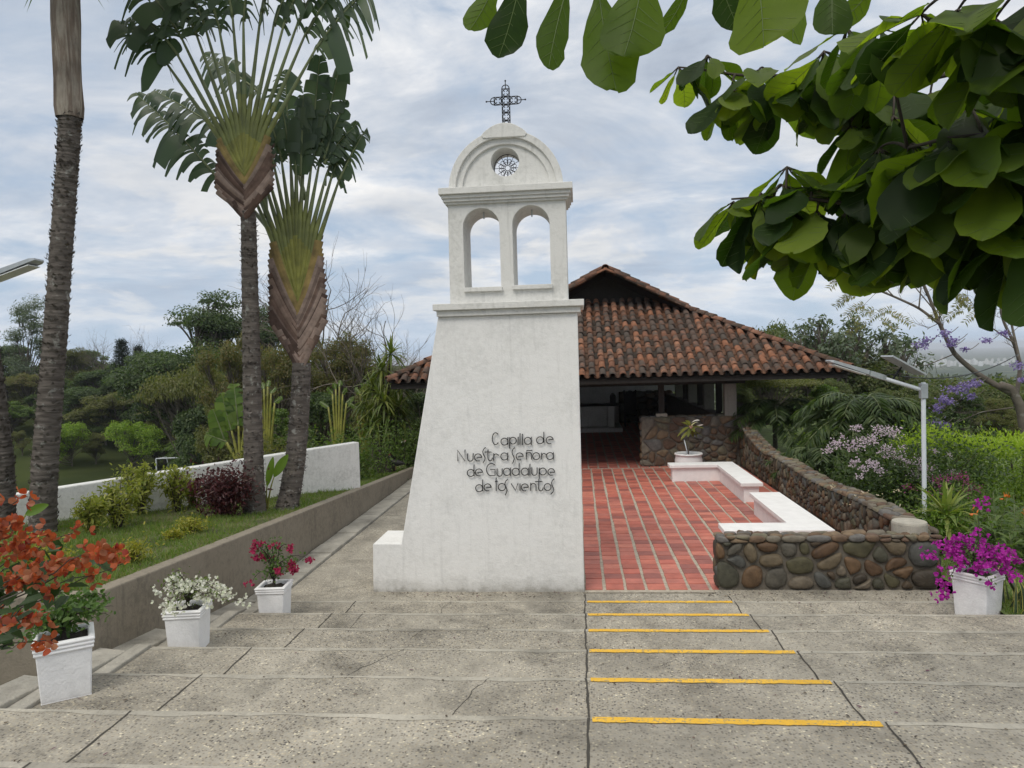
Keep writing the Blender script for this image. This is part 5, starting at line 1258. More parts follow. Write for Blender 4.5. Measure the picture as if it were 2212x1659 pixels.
# hedge
hx0, hx1, hy = pt(1950, 1000, 16.4)[0], 17.0, 16.4
t = thing('hedge', 'lime-topped clipped hedge behind the lamp post on the right', 'hedge', (11.5, hy, 0)); ml, mt_, ms = MB(), MB(), MB()
n = 26000; P = np.stack([g.uniform(hx0, hx1, n), hy+g.uniform(-.75, .75, n)*1.0, g.uniform(.05, 1.26, n)], 1); face = g.random(n); P[:, 1] = np.where(face < .6, hy-.72+abs(g.normal(0, .10, n))+.10*np.sin(P[:, 0]*3+P[:, 2]*4), P[:, 1])
leaves(ml, P, norm(g.normal(size=(n, 3))+np.array([0, -.3, .4])), norm(g.normal(size=(n, 3))*.6+np.array([0, -.7, .6])), .07*g.uniform(.7, 1.3, n), .036, 0, .15, 'quad')
n = 15000; P = np.stack([g.uniform(hx0, hx1, n), hy+g.uniform(-.75, .75, n), np.zeros(n)], 1); hh = 1.20+.16*np.sin(P[:, 0]*1.3+1)*np.sin(P[:, 0]*3.1)+.10*np.sin(P[:, 0]*9+P[:, 1]*5); P[:, 2] = hh+abs(g.normal(0, .13, n))
leaves(mt_, P, norm(g.normal(size=(n, 3))*.6+np.array([0, 0, 1])), norm(g.normal(size=(n, 3))+np.array([0, -.3, .4])), .075*g.uniform(.7, 1.4, n), .035, 0, .15, 'quad')
for x in np.arange(hx0, hx1, .3): ms.tube([(x, hy+g.uniform(-.4, .4), -.1), (x+g.uniform(-.1, .1), hy, 1.0)], .02, 5)
part('foliage', ml, G('hedge_leaf', (.135, .21, .02), (.18, .27, .028), (.24, .32, .038), trans=.4), t); part('new_growth', mt_, G('hedge_tip', (.24, .35, .025), (.31, .41, .04), (.36, .44, .06), trans=.4), t); part('stems', ms, BARKD, t)
# pink and white flowering shrub masses
def blossoms(mat, pts, size, n):
    def f(t, base, g):
        mf = MB()
        for (u, v, Y, r) in pts:
            c = pt(u, v, Y); k = int(n*(r/.12)**1.5); P = c+g.normal(0, r*.5, (k, 3))*np.array([1, 1, .75]); D = norm(P-c+g.normal(0, .03, (k, 3))+np.array([0, -.02, .03])); leaves(mf, P, D, norm(g.normal(size=(k, 3))+np.array([0, -1, .5])), size*g.uniform(.7, 1.3, k), size*.8, 0, -.1)
        part('flowers', mf, mat, t)
    return f
fl = [(1790, 975, 15, .09), (1805, 960, 15, .11), (1840, 965, 15, .14), (1862, 955, 15.2, .12), (1905, 930, 15.3, .15), (1930, 935, 15.3, .14), (1850, 925, 15.5, .10), (1885, 950, 15, .11), (1915, 975, 15, .15), (1940, 985, 15, .13), (1960, 1003, 15, .10), (1845, 1000, 14.6, .09), (1865, 1015, 14.6, .08), (1885, 1005, 14.6, .10), (1900, 1018, 14.6, .09), (1855, 1030, 14.5, .06), (1950, 965, 15.2, .06), (1820, 945, 15.2, .06), (1880, 1000, 14.8, .07)]
bush('flowering_shrub', 'large flowering shrub with pale pink blossom heads beyond the stone wall', 'shrub', gb(1880, 15.3, 0, 2.6*1.15), 2.6, 1.55, L_DARK, 6500, .085, .5, 92, 34, up=.2, extra=blossoms(F_PINK, fl, .034, 85))
fl = [(1985, 995, 15, .10), (1995, 1015, 15, .12), (2010, 1010, 15, .10), (1975, 1025, 15, .12), (2035, 1030, 15, .09), (2050, 985, 15.2, .06), (2055, 1020, 15, .06), (2020, 975, 15.1, .06), (2000, 1035, 14.8, .10)]
bush('flowering_shrub', 'smaller pale pink flowering shrub just left of the lamp post', 'shrub', gb(2008, 15.1, 0, 1.6*1.15), 1.6, 1.0, L_DARK, 3200, .08, .5, 93, 22, up=.2, extra=blossoms(F_PINK, fl, .034, 85))
fl = [(1962, 1055, 14, .09), (2030, 1040, 14.2, .12), (2055, 1035, 14.2, .13), (2075, 1030, 14.2, .10), (2000, 1062, 14, .05), (2090, 1045, 14.2, .10), (2040, 1060, 14.1, .12), (2085, 1065, 14.1, .10), (2110, 1060, 14.1, .1)]
bush('magenta_bush', 'straggling bush with dusty magenta flowers behind the lamp post', 'shrub', gb(2055, 14.2, 0, 1.9*1.15), 1.3, .60, L_MID, 1100, .07, .5, 94, 20, up=.2, extra=blossoms(G('dusty_magenta', (.26, .03, .17), (.34, .05, .23), trans=.3), fl, .03, 60))
fl = [(1850, 1075, 13.3, .05), (1870, 1062, 13.5, .05), (1830, 1090, 13, .05), (1905, 1070, 13.4, .05), (1935, 1060, 13.5, .06), (1880, 1100, 12.9, .05), (1800, 1050, 14, .05), (1945, 1095, 13, .04)]
bush('rose_bush', 'low tangled rose bush with small cream blooms against the stone wall', 'shrub', gb(1880, 13.4, 0, 2.4*1.15), 2.4, .75, L_MID, 4200, .06, .5, 95, 28, up=.2, extra=blossoms(G('cream_bloom', (.62, .5, .40), (.7, .62, .5), trans=.2), fl, .03, 26))
bush('green_shrub', 'fresh green feathery shrub between the wall and the lamp post', 'shrub', gb(1925, 12.6, 0, .9*1.15), .9, .85, G('fresh_leaf', (.08, .15, .025), (.12, .20, .03), (.17, .24, .04), trans=.35), 1600, .10, .3, 96, 16, up=.7)
bush('green_shrub', 'dark shrub low along the outer side of the stone wall', 'shrub', gb(1770, 16.5, 0, 2.2*1.15), 2.2, .85, L_DARK, 4200, .08, .5, 97, 24, up=.2)
bush('green_shrub', 'lime-leaved shrub behind the wall where it meets the chapel', 'shrub', gb(1700, 19.5, 0, 1.6*1.15), 1.6, 1.05, L_LIME, 2200, .10, .4, 98, 18, up=.4)
bush('green_shrub', 'lime shrub between the pink blossoms and the hedge', 'shrub', gb(1990, 17.5, 0, 1.8*1.15), 1.8, 1.5, L_LIME, 2400, .09, .4, 99, 18, up=.5)
bush('green_shrub', 'dark shrub filling the gap below the garden palms', 'shrub', gb(1820, 19, 0, 3.4*1.15), 3.4, 1.4, L_DARK, 6000, .10, .5, 100, 26, up=.3)
# feathery garden palms
def feather_palm(label, base, H, nf, FL, mat, seed, name='garden_palm', group=None, r=.07, lw=.03):
    g = np.random.default_rng(seed); base = np.asarray(base, float); t = thing(name, label, 'palm tree', base, group); ms, ml, mr = MB(), MB(), MB()
    c = base+np.array([g.normal(0, .03)*H, g.normal(0, .03)*H, H]); ms.tube(bez(base-np.array([0, 0, .4]), (base+c)/2+np.array([.04*H, 0, 0]), c, 14), np.linspace(r*1.25, r*.8, 14), 9)
    for i in range(nf):
        a = i*2.399+g.normal(0, .15); el = np.interp(i/nf, [0, 1], [.05, 1.15]); d = np.array([cos(a), sin(a), 0]); L = FL*g.uniform(.85, 1.1)
        m_ = c+d*L*.45*cos(el)+np.array([0, 0, L*.55*sin(el)+.12*L]); e = c+d*L*.95*cos(el*.7)+np.array([0, 0, L*(.75*sin(el)-.42)])
        B = bez(c, m_, e, 26); mr.tube(B, np.linspace(.016, .004, 26)*FL, 4); T = norm(np.gradient(B, axis=0)); k = 3
        for sd in (-1, 1):
            S = norm(np.cross(T, (0, 0, 1)))*sd; P = np.repeat(B[2:], k, 0)+g.normal(0, .015*FL, (24*k, 3)); D = norm(np.repeat(S[2:]+T[2:]*.75, k, 0)+np.array([0, 0, -.25])+g.normal(0, .1, (24*k, 3)))
            prof = np.repeat(np.sin(np.linspace(.35, pi-.25, 24))**.6, k)
            leaves(ml, P, D, np.tile([0, 0, 1.], (24*k, 1))+g.normal(0, .2, (24*k, 3)), FL*.30*prof*g.uniform(.8, 1.1, 24*k), lw*FL, 0, .15, 'quad', .12)
    part('trunk', ms, PALMB, t, smooth=True); part('fronds', ml, mat, t); part('frond_ribs', mr, PET, t, smooth=True); return t
PG = 'feathery palms in the garden beyond the stone wall'
feather_palm('dark feathery palm nearest the chapel corner, low over the stone wall', gb(1672, 23), 1.25, 22, 1.7, L_DARK, 111, group=PG)
feather_palm('broad dark feathery palm behind the pink blossom shrub', gb(1868, 19.5), 1.55, 26, 1.85, L_DARK, 112, group=PG)
feather_palm('small feathery palm low between the two larger garden palms', gb(1765, 18.5), .65, 20, 1.25, L_DARK, 113, group=PG)

# ------------------------------------------------------------------ tree prototypes
proto_tree('dark', 'broadleaf_tree', L_DARK, 9, 8.5, 2.5, 30, 20000, .25, .55, .8, seed=1)
proto_tree('mid', 'broadleaf_tree', L_MID, 8, 7.5, 2.0, 28, 14000, .28, .5, .8, seed=2)
proto_tree('olive', 'broadleaf_tree', L_OLIVE, 8, 8, 1.8, 30, 20000, .20, .45, .75, seed=3)
proto_tree('brown', 'broadleaf_tree', L_BROWN, 7, 6.5, 1.5, 26, 15000, .17, .34, .8, seed=4, shell=.2)
proto_tree('flat', 'flat_topped_tree', L_OLIVE, 7, 9.5, 4, 30, 8000, .24, .5, .34, 'flat', .16, BARK, seed=5)
proto_tree('big', 'fig_tree', L_DARK, 15, 13, 4, 60, 60000, .21, .55, .72, seed=6, r0=.5)
proto_tree('euc', 'eucalyptus_tree', L_GREY, 17, 8.5, 4, 22, 8500, .40, .32, .85, 'col', .28, BARK, seed=7, droop=.5, shell=.2)
proto_tree('lime', 'lime_tree', L_LIME, 5.2, 6.8, .6, 44, 13000, .19, .5, .85, seed=28, r0=.10)
proto_tree('fresh', 'broadleaf_tree', G('fresh_tree_leaf', (.07, .13, .02), (.11, .18, .03), (.15, .22, .035), trans=.35), 5, 3.6, 1.2, 22, 9000, .19, .5, .62, seed=9, r0=.09)
proto_tree('sparse', 'sparse_tree', L_GREY, 6.5, 5, 2.2, 34, 2300, .20, .5, .8, seed=12, shell=.1)
proto_tree('dense', 'broadleaf_tree', G('forest_leaf', (.058, .086, .028), (.088, .122, .038), (.122, .145, .05), (.155, .155, .062), trans=.4), 10, 10, .8, 44, 26000, .26, .5, .8, seed=13, shell=.5)
# conifer
g = np.random.default_rng(120); mt_, ml = MB(), MB(); mt_.tube([(0, 0, -.5), (0, 0, 12)], [.25, .03], 8)
for i in range(120):
    z = 2+10*(i/120)**.9; L = 3.6*(1-(z-2)/10.6)*g.uniform(.6, 1.1)+.25; a = i*2.4; d = np.array([cos(a), sin(a), 0]); e = np.array([0, 0, z])+d*L+np.array([0, 0, .12*L]); B = bez((0, 0, z), np.array([0, 0, z])+d*L*.6+np.array([0, 0, -.12*L]), e, 8); mt_.tube(B, np.linspace(.05, .01, 8), 4); k = int(40+60*L/3.6)
    P = B[g.integers(1, 8, k)]+g.normal(0, .16, (k, 3)); leaves(ml, P, norm(d+g.normal(0, .6, (k, 3))+np.array([0, 0, .15])), norm(np.array([0, 0, 1])+g.normal(0, .4, (k, 3))), .42, .12, 0, .1, 'quad')
a, b = mt_.build('trunk', smooth=True), ml.build('crown'); a.materials.append(BARKD); b.materials.append(G('conifer_needles', (.018, .035, .022), (.03, .05, .03), trans=.1)); PROTO['conifer'] = ('conifer', a, b, 12)
# bare trees
def bare(mb, p, d, L, r, depth, g, spread=.55, upb=.12):
    n = 7; P = [np.asarray(p, float)]; d = norm(d)
    for i in range(n-1): d = norm(d+g.normal(0, .11, 3)+np.array([0, 0, upb*.3])); P.append(P[-1]+d*L/(n-1))
    mb.tube(P, np.linspace(r, r*.6, n), 6 if r > .03 else 4, cap=False)
    if depth <= 0: return
    for k in range(g.integers(2, 4)+(depth > 2)):
        i = g.integers(2, n); d2 = norm(d+g.normal(0, spread, 3)+np.array([0, 0, upb])); bare(mb, P[i], d2, L*g.uniform(.55, .85), r*.55, depth-1, g, spread, upb)
def bare_proto(key, seed, H, W=1., mat=BARK):
    g = np.random.default_rng(seed); mb = MB(); mb.tube([(0, 0, -.5), (.05, 0, H*.3)], [.016*H, .010*H], 8)
    for k in range(4): bare(mb, (.05, 0, H*.27), (g.normal(0, .35*W), g.normal(0, .35*W), 1), H*.33, .0065*H, 4, g)
    a = mb.build('trunk', smooth=True); a.materials.append(mat); PROTO[key] = ('bare_tree', a, None, H)
bare_proto('bare1', 131, 9); bare_proto('bare2', 132, 8, 1.5)

# ------------------------------------------------------------------ background, left
BGL = 'trees across the valley on the left'
rows = [
 ('euc', 55, 655, 105, 'tall airy eucalyptus standing above the skyline at the far left', 1.0),
 ('dark', 20, 748, 112, 'dark tree on the skyline at the foot of the tall eucalyptus', 1.3), ('mid', 118, 765, 118, 'green tree on the skyline partly hidden by the tall palm trunk', 1.2),
 ('olive', 165, 752, 112, 'round tree on the skyline just right of the tall palm trunk', 1.2), ('mid', 205, 755, 116, 'mid green skyline tree left of the dark conifer', 1.1),
 ('conifer', 262, 735, 104, 'dark pointed conifer, taller of the two on the skyline', 1.0), ('conifer', 298, 748, 108, 'dark conifer right of the taller one on the skyline', .9),
 ('dark', 335, 760, 98, 'dark tree between the conifers and the great fig tree', 1.1), ('bare1', 225, 722, 108, 'bare grey tree on the skyline left of the conifers', .8), ('bare1', 312, 715, 108, 'bare grey tree rising behind the right-hand conifer', .7),
 ('brown', 60, 800, 98, 'brownish tree below the eucalyptus at the far left', 1.6), ('olive', 8, 815, 96, 'yellow-green tree at the left edge below the skyline', 1.5),
 ('mid', 25, 865, 90, 'bright green rounded tree low at the left edge', 1.5), ('dark', 175, 838, 94, 'dark spreading tree right of the palm trunk, halfway up the slope', 1.7),
 ('olive', 245, 848, 92, 'olive spreading tree low on the slope below the conifers', 1.8), ('dark', 310, 845, 94, 'dark rounded tree below the right-hand conifer', 1.5), ('bare2', 322, 800, 93, 'tall bare trunk on the slope below the conifers', .7),
 ('dark', 215, 800, 103, 'deep green tree filling the middle of the slope', 1.6), ('mid', 135, 815, 104, 'green tree behind the palm trunk on the slope', 1.6), ('dark', 285, 805, 101, 'deep green tree right of the middle of the slope', 1.5), ('dark', 365, 800, 95, 'dark tree beneath the fig tree on the slope', 1.6),
 ('dark', 110, 892, 91, 'dark tree added in place of shaded grass behind the lime clump trees, by the palm trunk', 1.6), ('dark', 225, 885, 92, 'dark tree added in place of shaded grass between and behind the two lime clump trees', 1.6), ('olive', 20, 895, 90, 'dull tree added in place of shaded grass at the left edge behind the field', 1.5), ('dark', 330, 880, 93, 'dark low tree added in place of shaded grass behind the goal', 1.6), ('dark', 268, 872, 97, 'dark tree added in place of shaded grass on the slope above the bright lime clump tree', 1.4), ('dark', 165, 880, 97, 'dark tree added in place of shaded grass on the slope above the yellowish lime clump tree', 1.4),  # trees added to stand in for the shaded grass of the slope
 ('dark', 95, 850, 96, 'shaded tree low behind the tall palm trunk', 1.6), ('olive', 380, 865, 88, 'olive tree low beneath the fig tree', 1.5),
]
for key, u, vt, Y, lab, wd in rows: put_uv(key, u, vt, Y, lab, 'tree', BGL, wide=wd)
LG = 'lime-green clump trees by the playing field'
for u, vt, Y, lab in ((150, 912, 83, 'lime and yellow clump tree at the field edge, beside the palm trunk'), (283, 908, 82, 'bright lime clump tree in the middle of the field edge'), (45, 930, 84, 'dull green clump tree at the field edge, far left'), (335, 925, 86, 'shaded clump tree right of the bright lime one'), (205, 935, 85, 'dark clump tree between the two lime ones')):
    put_uv('lime' if 'lime' in lab and 'between' not in lab and 'right of' not in lab else 'olive', u, vt, Y, lab, 'tree', LG)
feather_palm('slender clumped palm at the right end of the playing field behind the goal', gb(398, 84), 2.4, 20, 3.0, L_MID, 140, 'field_palm', None, .12)
feather_palm('tall feathery palm on the skyline left of the great fig tree', gb(352, 88), 12.5, 22, 3.6, L_DARK, 141, 'field_palm', None, .2)
put_uv('big', 432, 632, 70, 'great dark fig tree, highest crown on the left skyline', 'tree', None, .66)
put_uv('big', 535, 662, 72, 'broad fig tree behind the taller travellers palm trunk', 'tree', None, .85)
put_uv('dark', 470, 770, 60, 'dark tree below the great fig tree', 'tree', BGL, wide=.6, sink=1); put_uv('flat', 422, 775, 52, 'flat-topped pale-limbed tree in front of the great fig tree', 'tree', None, 1.9, .42)
put_uv('dark', 440, 880, 50, 'dark leafy mass behind the white garden wall', 'tree', BGL, wide=.7)
MG = 'brownish trees just beyond the garden wall'
for key, u, vt, Y, lab, wd in (('brown', 515, 700, 34, 'brownish loose-leaved tree behind the taller travellers palm trunk', 0.62), ('brown', 590, 720, 30, 'brownish tree between the two travellers palm trunks', 0.62), ('brown', 720, 700, 31, 'brownish tree with drooping twigs right of the shorter travellers palm', 0.72), ('olive', 660, 760, 36, 'olive tree behind the shorter travellers palm trunk', 0.75), ('dark', 770, 790, 38, 'dark tree behind the striped dracaena tree', 0.9), ('dark', 560, 790, 42, 'dark tree deep behind the garden wall', 0.7), ('dark', 860, 800, 46, 'dark tree behind the left eave of the chapel', 0.9), ('brown', 800, 830, 27, 'low brown thicket tree beside the dracaena tree', 0.8), ('olive', 470, 800, 40, 'olive tree in front of the great fig tree', 0.5), ('dark', 690, 850, 27, 'shaded tree low behind the end of the garden wall', 0.9), ('dark', 910, 850, 34, 'shadowy tree between the dracaena tree and the bell tower', 0.9), ('mid', 600, 880, 25, 'green undergrowth tree between the palm trunks', 0.9)):
    put_uv(key, u, vt, Y, lab, 'tree', MG if key == 'brown' else None, wide=wd)
put_uv('bare2', 800, 610, 30, 'bare twiggy tree leaning out against the sky left of the bell tower', 'tree', None, 1.4)
put_uv('bare1', 715, 545, 33, 'tall bare tree with fine twigs behind the shorter travellers palm', 'tree', None, 1.1)
put_uv('bare1', 880, 735, 40, 'thin bare tree above the left end of the chapel roof', 'tree', None, .6)
# dracaena tree by the chapel path
g = np.random.default_rng(150); db = aty(838, 1000, 23); db[2] = float(terrain(db[0], 23))
t = thing('dracaena_tree', 'many-headed dracaena tree with thick dark trunks beside the far end of the path', 'tree', db); ms, ml = MB(), MB()
for (u, v, Y) in ((845, 765, 23.2), (825, 800, 23), (860, 880, 22.8), (820, 850, 22.7), (800, 890, 23), (842, 900, 22.5), (790, 870, 23.3), (865, 840, 23.4), (812, 915, 22.6), (850, 850, 23.6), (830, 870, 22.4), (805, 835, 23.2), (872, 905, 23), (835, 930, 22.6), (795, 920, 23.2)):
    c = pt(u, v, Y); b0 = db+np.array([g.uniform(-.25, .25), g.uniform(-.2, .2), 0]); ms.tube(bez(b0-np.array([0, 0, .1]), np.array([(b0[0]*.6+c[0]*.4), b0[1], (b0[2]+c[2])*.5]), c, 12), np.linspace(.13, .04, 12), 8); rosette(ml, c, 42, .72, .075, g, -.35, .55)
part('trunks', ms, BARKD, t, smooth=True); part('leaves', ml, L_DRAC2, t, smooth=True)
# young travellers palms behind the garden wall
def young_fan(label, base, specs, seed, wd=.5):
    g = np.random.default_rng(seed); t = thing('young_travellers_palm', label, 'palm tree', base, 'young travellers palms behind the garden wall'); ms, ml, mr = MB(), MB(), MB()
    for (u1, v1, u2, v2, W) in specs:
        a, e = pt(u1, v1, base[1]), pt(u2, v2, base[1]+g.uniform(-.2, .2)); ms.tube(bez(base, (base+a)/2, a, 10), np.linspace(.06, .025, 10), 6)
        if W > 0: torn_blade(ml, mr, a, e-a, norm(np.array([g.normal(0, .3), -1, .4])), np.linalg.norm(e-a), W, g, .05, .25, 18, .25)
    part('stalks', ms, PETG, t, smooth=True)
    if ml.ch: part('leaf_blades', ml, L_MID, t, smooth=True); part('leaf_midribs', mr, PET, t, smooth=True)
yb = pt(520, 1010, 19.5); yb[2] = min(yb[2], .8)
young_fan('young travellers palm with whole paddle leaves behind the garden wall, left of the trunks', yb, [(500, 930, 478, 845, .62), (515, 920, 505, 825, .62), (490, 955, 445, 935, .5), (528, 915, 535, 860, .5), (485, 950, 460, 880, .5)], 151)
for i, (u, Y, lab) in enumerate(((575, 21, 'pale-stalked young travellers palm between the two trunks'), (730, 22, 'pale-stalked young travellers palm right of the shorter one'), (790, 23.5, 'pale-stalked young travellers palm beside the dracaena tree'))):
    yb = pt(u, 1000, Y); yb[2] = float(terrain(yb[0], Y)); young_fan(lab, yb, [(u+dx*.8, vv, u+dx*1.5, vv-14, .16) for dx, vv in ((-26, 880), (-15, 850), (-6, 840), (4, 835), (13, 850), (23, 870))], 152+i)
bush('green_shrub', 'green bush with a red bloom beside the path near the bell tower', 'shrub', gb(885, 22), 1.6, 1.7, L_MID, 3000, .08, .5, 160, 20, up=.2, extra=blossoms(G('red_bloom', (.5, .05, .06), trans=.2), [(872, 952, 21.6, .06)], .05, 30))
bush('green_shrub', 'tangled green undergrowth behind the end of the garden wall', 'shrub', gb(745, 20), 2.6, 1.3, L_MID, 4200, .09, .5, 161, 24, up=.3)
bush('green_shrub', 'grey-green undergrowth showing between the palm trunks above the wall', 'shrub', gb(585, 20), 2.4, 1.5, L_OLIVE, 4000, .09, .5, 162, 24, up=.3)
# hen on the grass
hb = np.array([-5.35, 20.7, float(bedz(20.7))]); t = thing('hen', 'dark hen standing on the grass near the far end of the retaining wall', 'hen', hb)
mb = MB(); mb.tube([hb+np.array(q) for q in ((.34, 0, .16), (.24, 0, .20), (.14, 0, .20), (.03, 0, .21), (-.06, 0, .27), (-.09, 0, .36), (-.115, 0, .40), (-.17, 0, .395))], [.012, .05, .085, .095, .07, .036, .034, .006], 12); part('body', mb, m_plain('black_feather', (.02, .018, .017), .5, var=.4), t, smooth=True)
for s in (-.04, .04):
    mb = MB(); mb.tube([hb+np.array([.06, s, .15]), hb+np.array([.05, s, .07]), hb+np.array([.06, s, 0.0])], .009, 6); part('leg', mb, m_plain('leg_skin', (.2, .15, .06)), t)
mb = MB(); mb.tube([hb+np.array(q) for q in ((-.14, 0, .43), (-.11, 0, .445), (-.08, 0, .43))], [.004, .014, .004], 6); part('comb', mb, m_plain('comb_red', (.4, .03, .03)), t)
# goal on the field
gp = [pt(337, 991, 76), pt(408, 988, 78)]; z0 = float(terrain(gp[0][0], gp[0][1])); t = thing('football_goal', 'small white football goal on the playing field beyond the garden wall', 'goal', (gp[0][0], gp[0][1], z0))
for q in gp: mb = MB(); mb.tube([(q[0], q[1], z0-.2), (q[0], q[1], q[2])], .07, 8); part('post', mb, METW, t)
mb = MB(); mb.tube([gp[0], gp[1]], .07, 8); part('crossbar', mb, METW, t)
for q in gp: mb = MB(); mb.tube([q, q+np.array([.35, 1.4, 0]), (q[0]+.5, q[1]+2, z0)], .04, 6); part('back_stay', mb, METW, t)

# ------------------------------------------------------------------ background, right
FG = 'forest trees down the slope on the right'
rowsR = [('dense', 1650, 705, 62, 'round dark tree peeping over the chapel roof hip', .55), ('dense', 1695, 690, 64, 'dark domed tree above the right end of the chapel roof', .55), ('sparse', 1795, 672, 44, 'airy grey-leaved tree against the sky right of the chapel roof', 1.0), ('sparse', 1855, 700, 46, 'airy grey-leaved tree left of the lamp arm', 1.0), ('sparse', 1740, 720, 46, 'airy sparse tree behind the roof corner', 1.0),
 ('dense', 1640, 770, 40, 'dark forest tree under the chapel eave corner', 1.0), ('dense', 1745, 755, 44, 'dark forest tree below the roof corner', 1.0), ('dense', 1840, 752, 46, 'dark forest tree behind the lamp arm', 1.0), ('dense', 1925, 795, 48, 'dark forest tree left of the lamp post top', 1.0), ('dense', 2040, 808, 52, 'dark forest tree right of the lamp post top', 1.0), ('dense', 2130, 812, 54, 'dark forest tree behind the jacaranda trunk', 1.0), ('dense', 2225, 800, 56, 'dark forest tree at the right edge', 1.0),
 ('flat', 1680, 805, 31, 'pale-limbed spreading tree beside the chapel column', 1.0), ('olive', 2150, 880, 30, 'olive layered tree behind the hedge', 1.1), ('olive', 2240, 860, 32, 'olive layered tree at the right edge behind the hedge', 1.1), ('dense', 1900, 860, 34, 'shaded tree behind the broad feathery palm', .9), ('dense', 1990, 850, 36, 'shaded tree behind the lamp post', .9), ('dense', 1600, 850, 36, 'shaded tree seen between the chapel columns', 1.0), ('dense', 1500, 830, 46, 'dark tree seen through the chapel side openings', 1.0), ('dark', 2080, 850, 33, 'dark tree between lamp post and jacaranda', 1.0), ('dense', 2160, 830, 38, 'shaded tree behind the layered tree and jacaranda trunk', 1.0), ('dense', 1960, 828, 40, 'dark tree close behind the lamp post top', 1.0), ('dense', 1800, 815, 37, 'shaded tree behind the fresh green young tree', 1.0)]
for key, u, vt, Y, lab, wd in rowsR: put_uv(key, u, vt, Y, lab, 'tree', FG if key == 'dense' else None, wide=wd)
put_uv('fresh', 1790, 832, 24, 'fresh light green young tree behind the feathery palms', 'tree', None, 1.25); put_uv('fresh', 1835, 872, 25, 'lower light green young tree right of the taller one', 'tree', None, 1.2)
far = MB(); gq = np.random.default_rng(170); n = 14000
az = gq.uniform(radians(4), radians(42), n); rr = 75*np.exp(gq.random(n)*2.6); X, Y = rr*np.sin(az), rr*np.cos(az)
s_ = 2.2*(rr/110)**.55; leaves(far, np.stack([X, Y, terrain(X, Y)+gq.uniform(0, 3.2, n)*s_*.8], 1), rdir(n, gq), norm(rdir(n, gq)*.7+np.array([0, -.3, .8])), s_*gq.uniform(.6, 1.4, n), s_*.7, 0, .2, 'quad')
setting('far_woods', far, G('far_leaf', (.03, .05, .018), (.05, .075, .022), (.07, .085, .03), trans=.2), 'stuff')

# ------------------------------------------------------------------ jacaranda
g = np.random.default_rng(180); JY = 19.0; jb = pt(2225, 1060, JY); jb[2] = float(terrain(jb[0], JY))
t = thing('jacaranda_tree', 'nearly bare jacaranda at the right edge with purple blossom clusters and yellowing feathery leaves', 'tree', jb); ms, mf, ml = MB(), MB(), MB()
J = [[(2225, 1060), (2218, 960), (2205, 880), (2185, 840), (2160, 832)], [(2185, 850), (2120, 815), (2060, 765), (2030, 700), (2018, 670), (1990, 600), (1955, 545)], [(2030, 700), (1985, 665), (1930, 640), (1880, 620), (1830, 605), (1795, 610)], [(2195, 860), (2205, 790), (2190, 740), (2165, 690), (2155, 620), (2150, 560)], [(2205, 790), (2185, 700), (2175, 630), (2168, 560)], [(1985, 665), (1990, 615), (1975, 570), (1968, 520)], [(1930, 640), (1880, 585), (1850, 560)], [(2030, 705), (2030, 640), (2025, 575)], [(2120, 815), (2060, 835), (2010, 900), (1985, 925)], [(2190, 880), (2120, 890), (2060, 915)], [(2060, 765), (2000, 790), (1960, 790)], [(2018, 670), (1960, 600), (1900, 560), (1870, 545)], [(2190, 740), (2130, 700), (2090, 640)], [(2165, 690), (2215, 640), (2250, 600)]]
R0s = [.13, .075, .036, .055, .036, .02, .016, .02, .02, .02, .014, .016, .02, .02]
tipsJ = []
for k, (pl, r0) in enumerate(zip(J, R0s)):
    P = np.array([pt(u, v, JY+(.15*k % .7)*.6) for u, v in pl]); P[0] = pt(*pl[0], JY) if k else P[0]
    if k == 0: P[:, 1] = JY; P[0][2] = jb[2]-.3
    s = np.linspace(0, len(P)-1, 22); Q = np.stack([np.interp(s, np.arange(len(P)), P[:, i]) for i in range(3)], 1)
    for i in range(3): Q[1:-1, i] = (Q[:-2, i]+Q[1:-1, i]*2+Q[2:, i])/4
    ms.tube(Q, np.linspace(r0, r0*(.75 if k == 0 else .3), 22), 8)
    if k:
        for i in range(7, 22, 2):
            d = norm(Q[min(21, i+1)]-Q[i-1]); d = norm(d+g.normal(0, .6, 3)*np.array([1, .5, 1])+np.array([0, 0, .15])); bare(ms, Q[i], d, g.uniform(.25, .6), max(.006, r0*.16), 2, g, .5, .1); tipsJ.append(Q[i]+d*.4)
def pinnate(c, d, L):
    B = bez(c, np.asarray(c)+d*L*.5+np.array([0, 0, .06]), np.asarray(c)+d*L+np.array([0, 0, -.3*L]), 14); ms.tube(B, .004, 4); T = norm(np.gradient(B, axis=0)); sd = norm(np.cross(T, (0, -1, .3)))
    for s in (-1, 1):
        P = np.repeat(B[2:], 2, 0)+g.normal(0, .01, (24, 3)); leaves(ml, P, np.repeat(sd[2:]*s+T[2:]*.3, 2, 0)+g.normal(0, .15, (24, 3))+np.array([0, 0, -.25]), np.tile([0, -.6, .7], (24, 1)), .13*g.uniform(.7, 1.2, 24), .03, 0, .1, 'quad')
for (u, v) in ((1900, 690), (1925, 700), (1940, 690), (1880, 680), (1860, 660), (1865, 640), (1900, 575), (1850, 590), (2060, 650), (2075, 670), (2090, 690), (2050, 690), (2140, 690), (2100, 660), (1885, 720), (1905, 715), (2190, 680), (1835, 620), (1945, 600), (2000, 590)):
    c = pt(u-6, v-22, JY); pinnate(c, norm(np.array([g.normal(0, .7), g.normal(0, .3), -.15])), g.uniform(.35, .6))
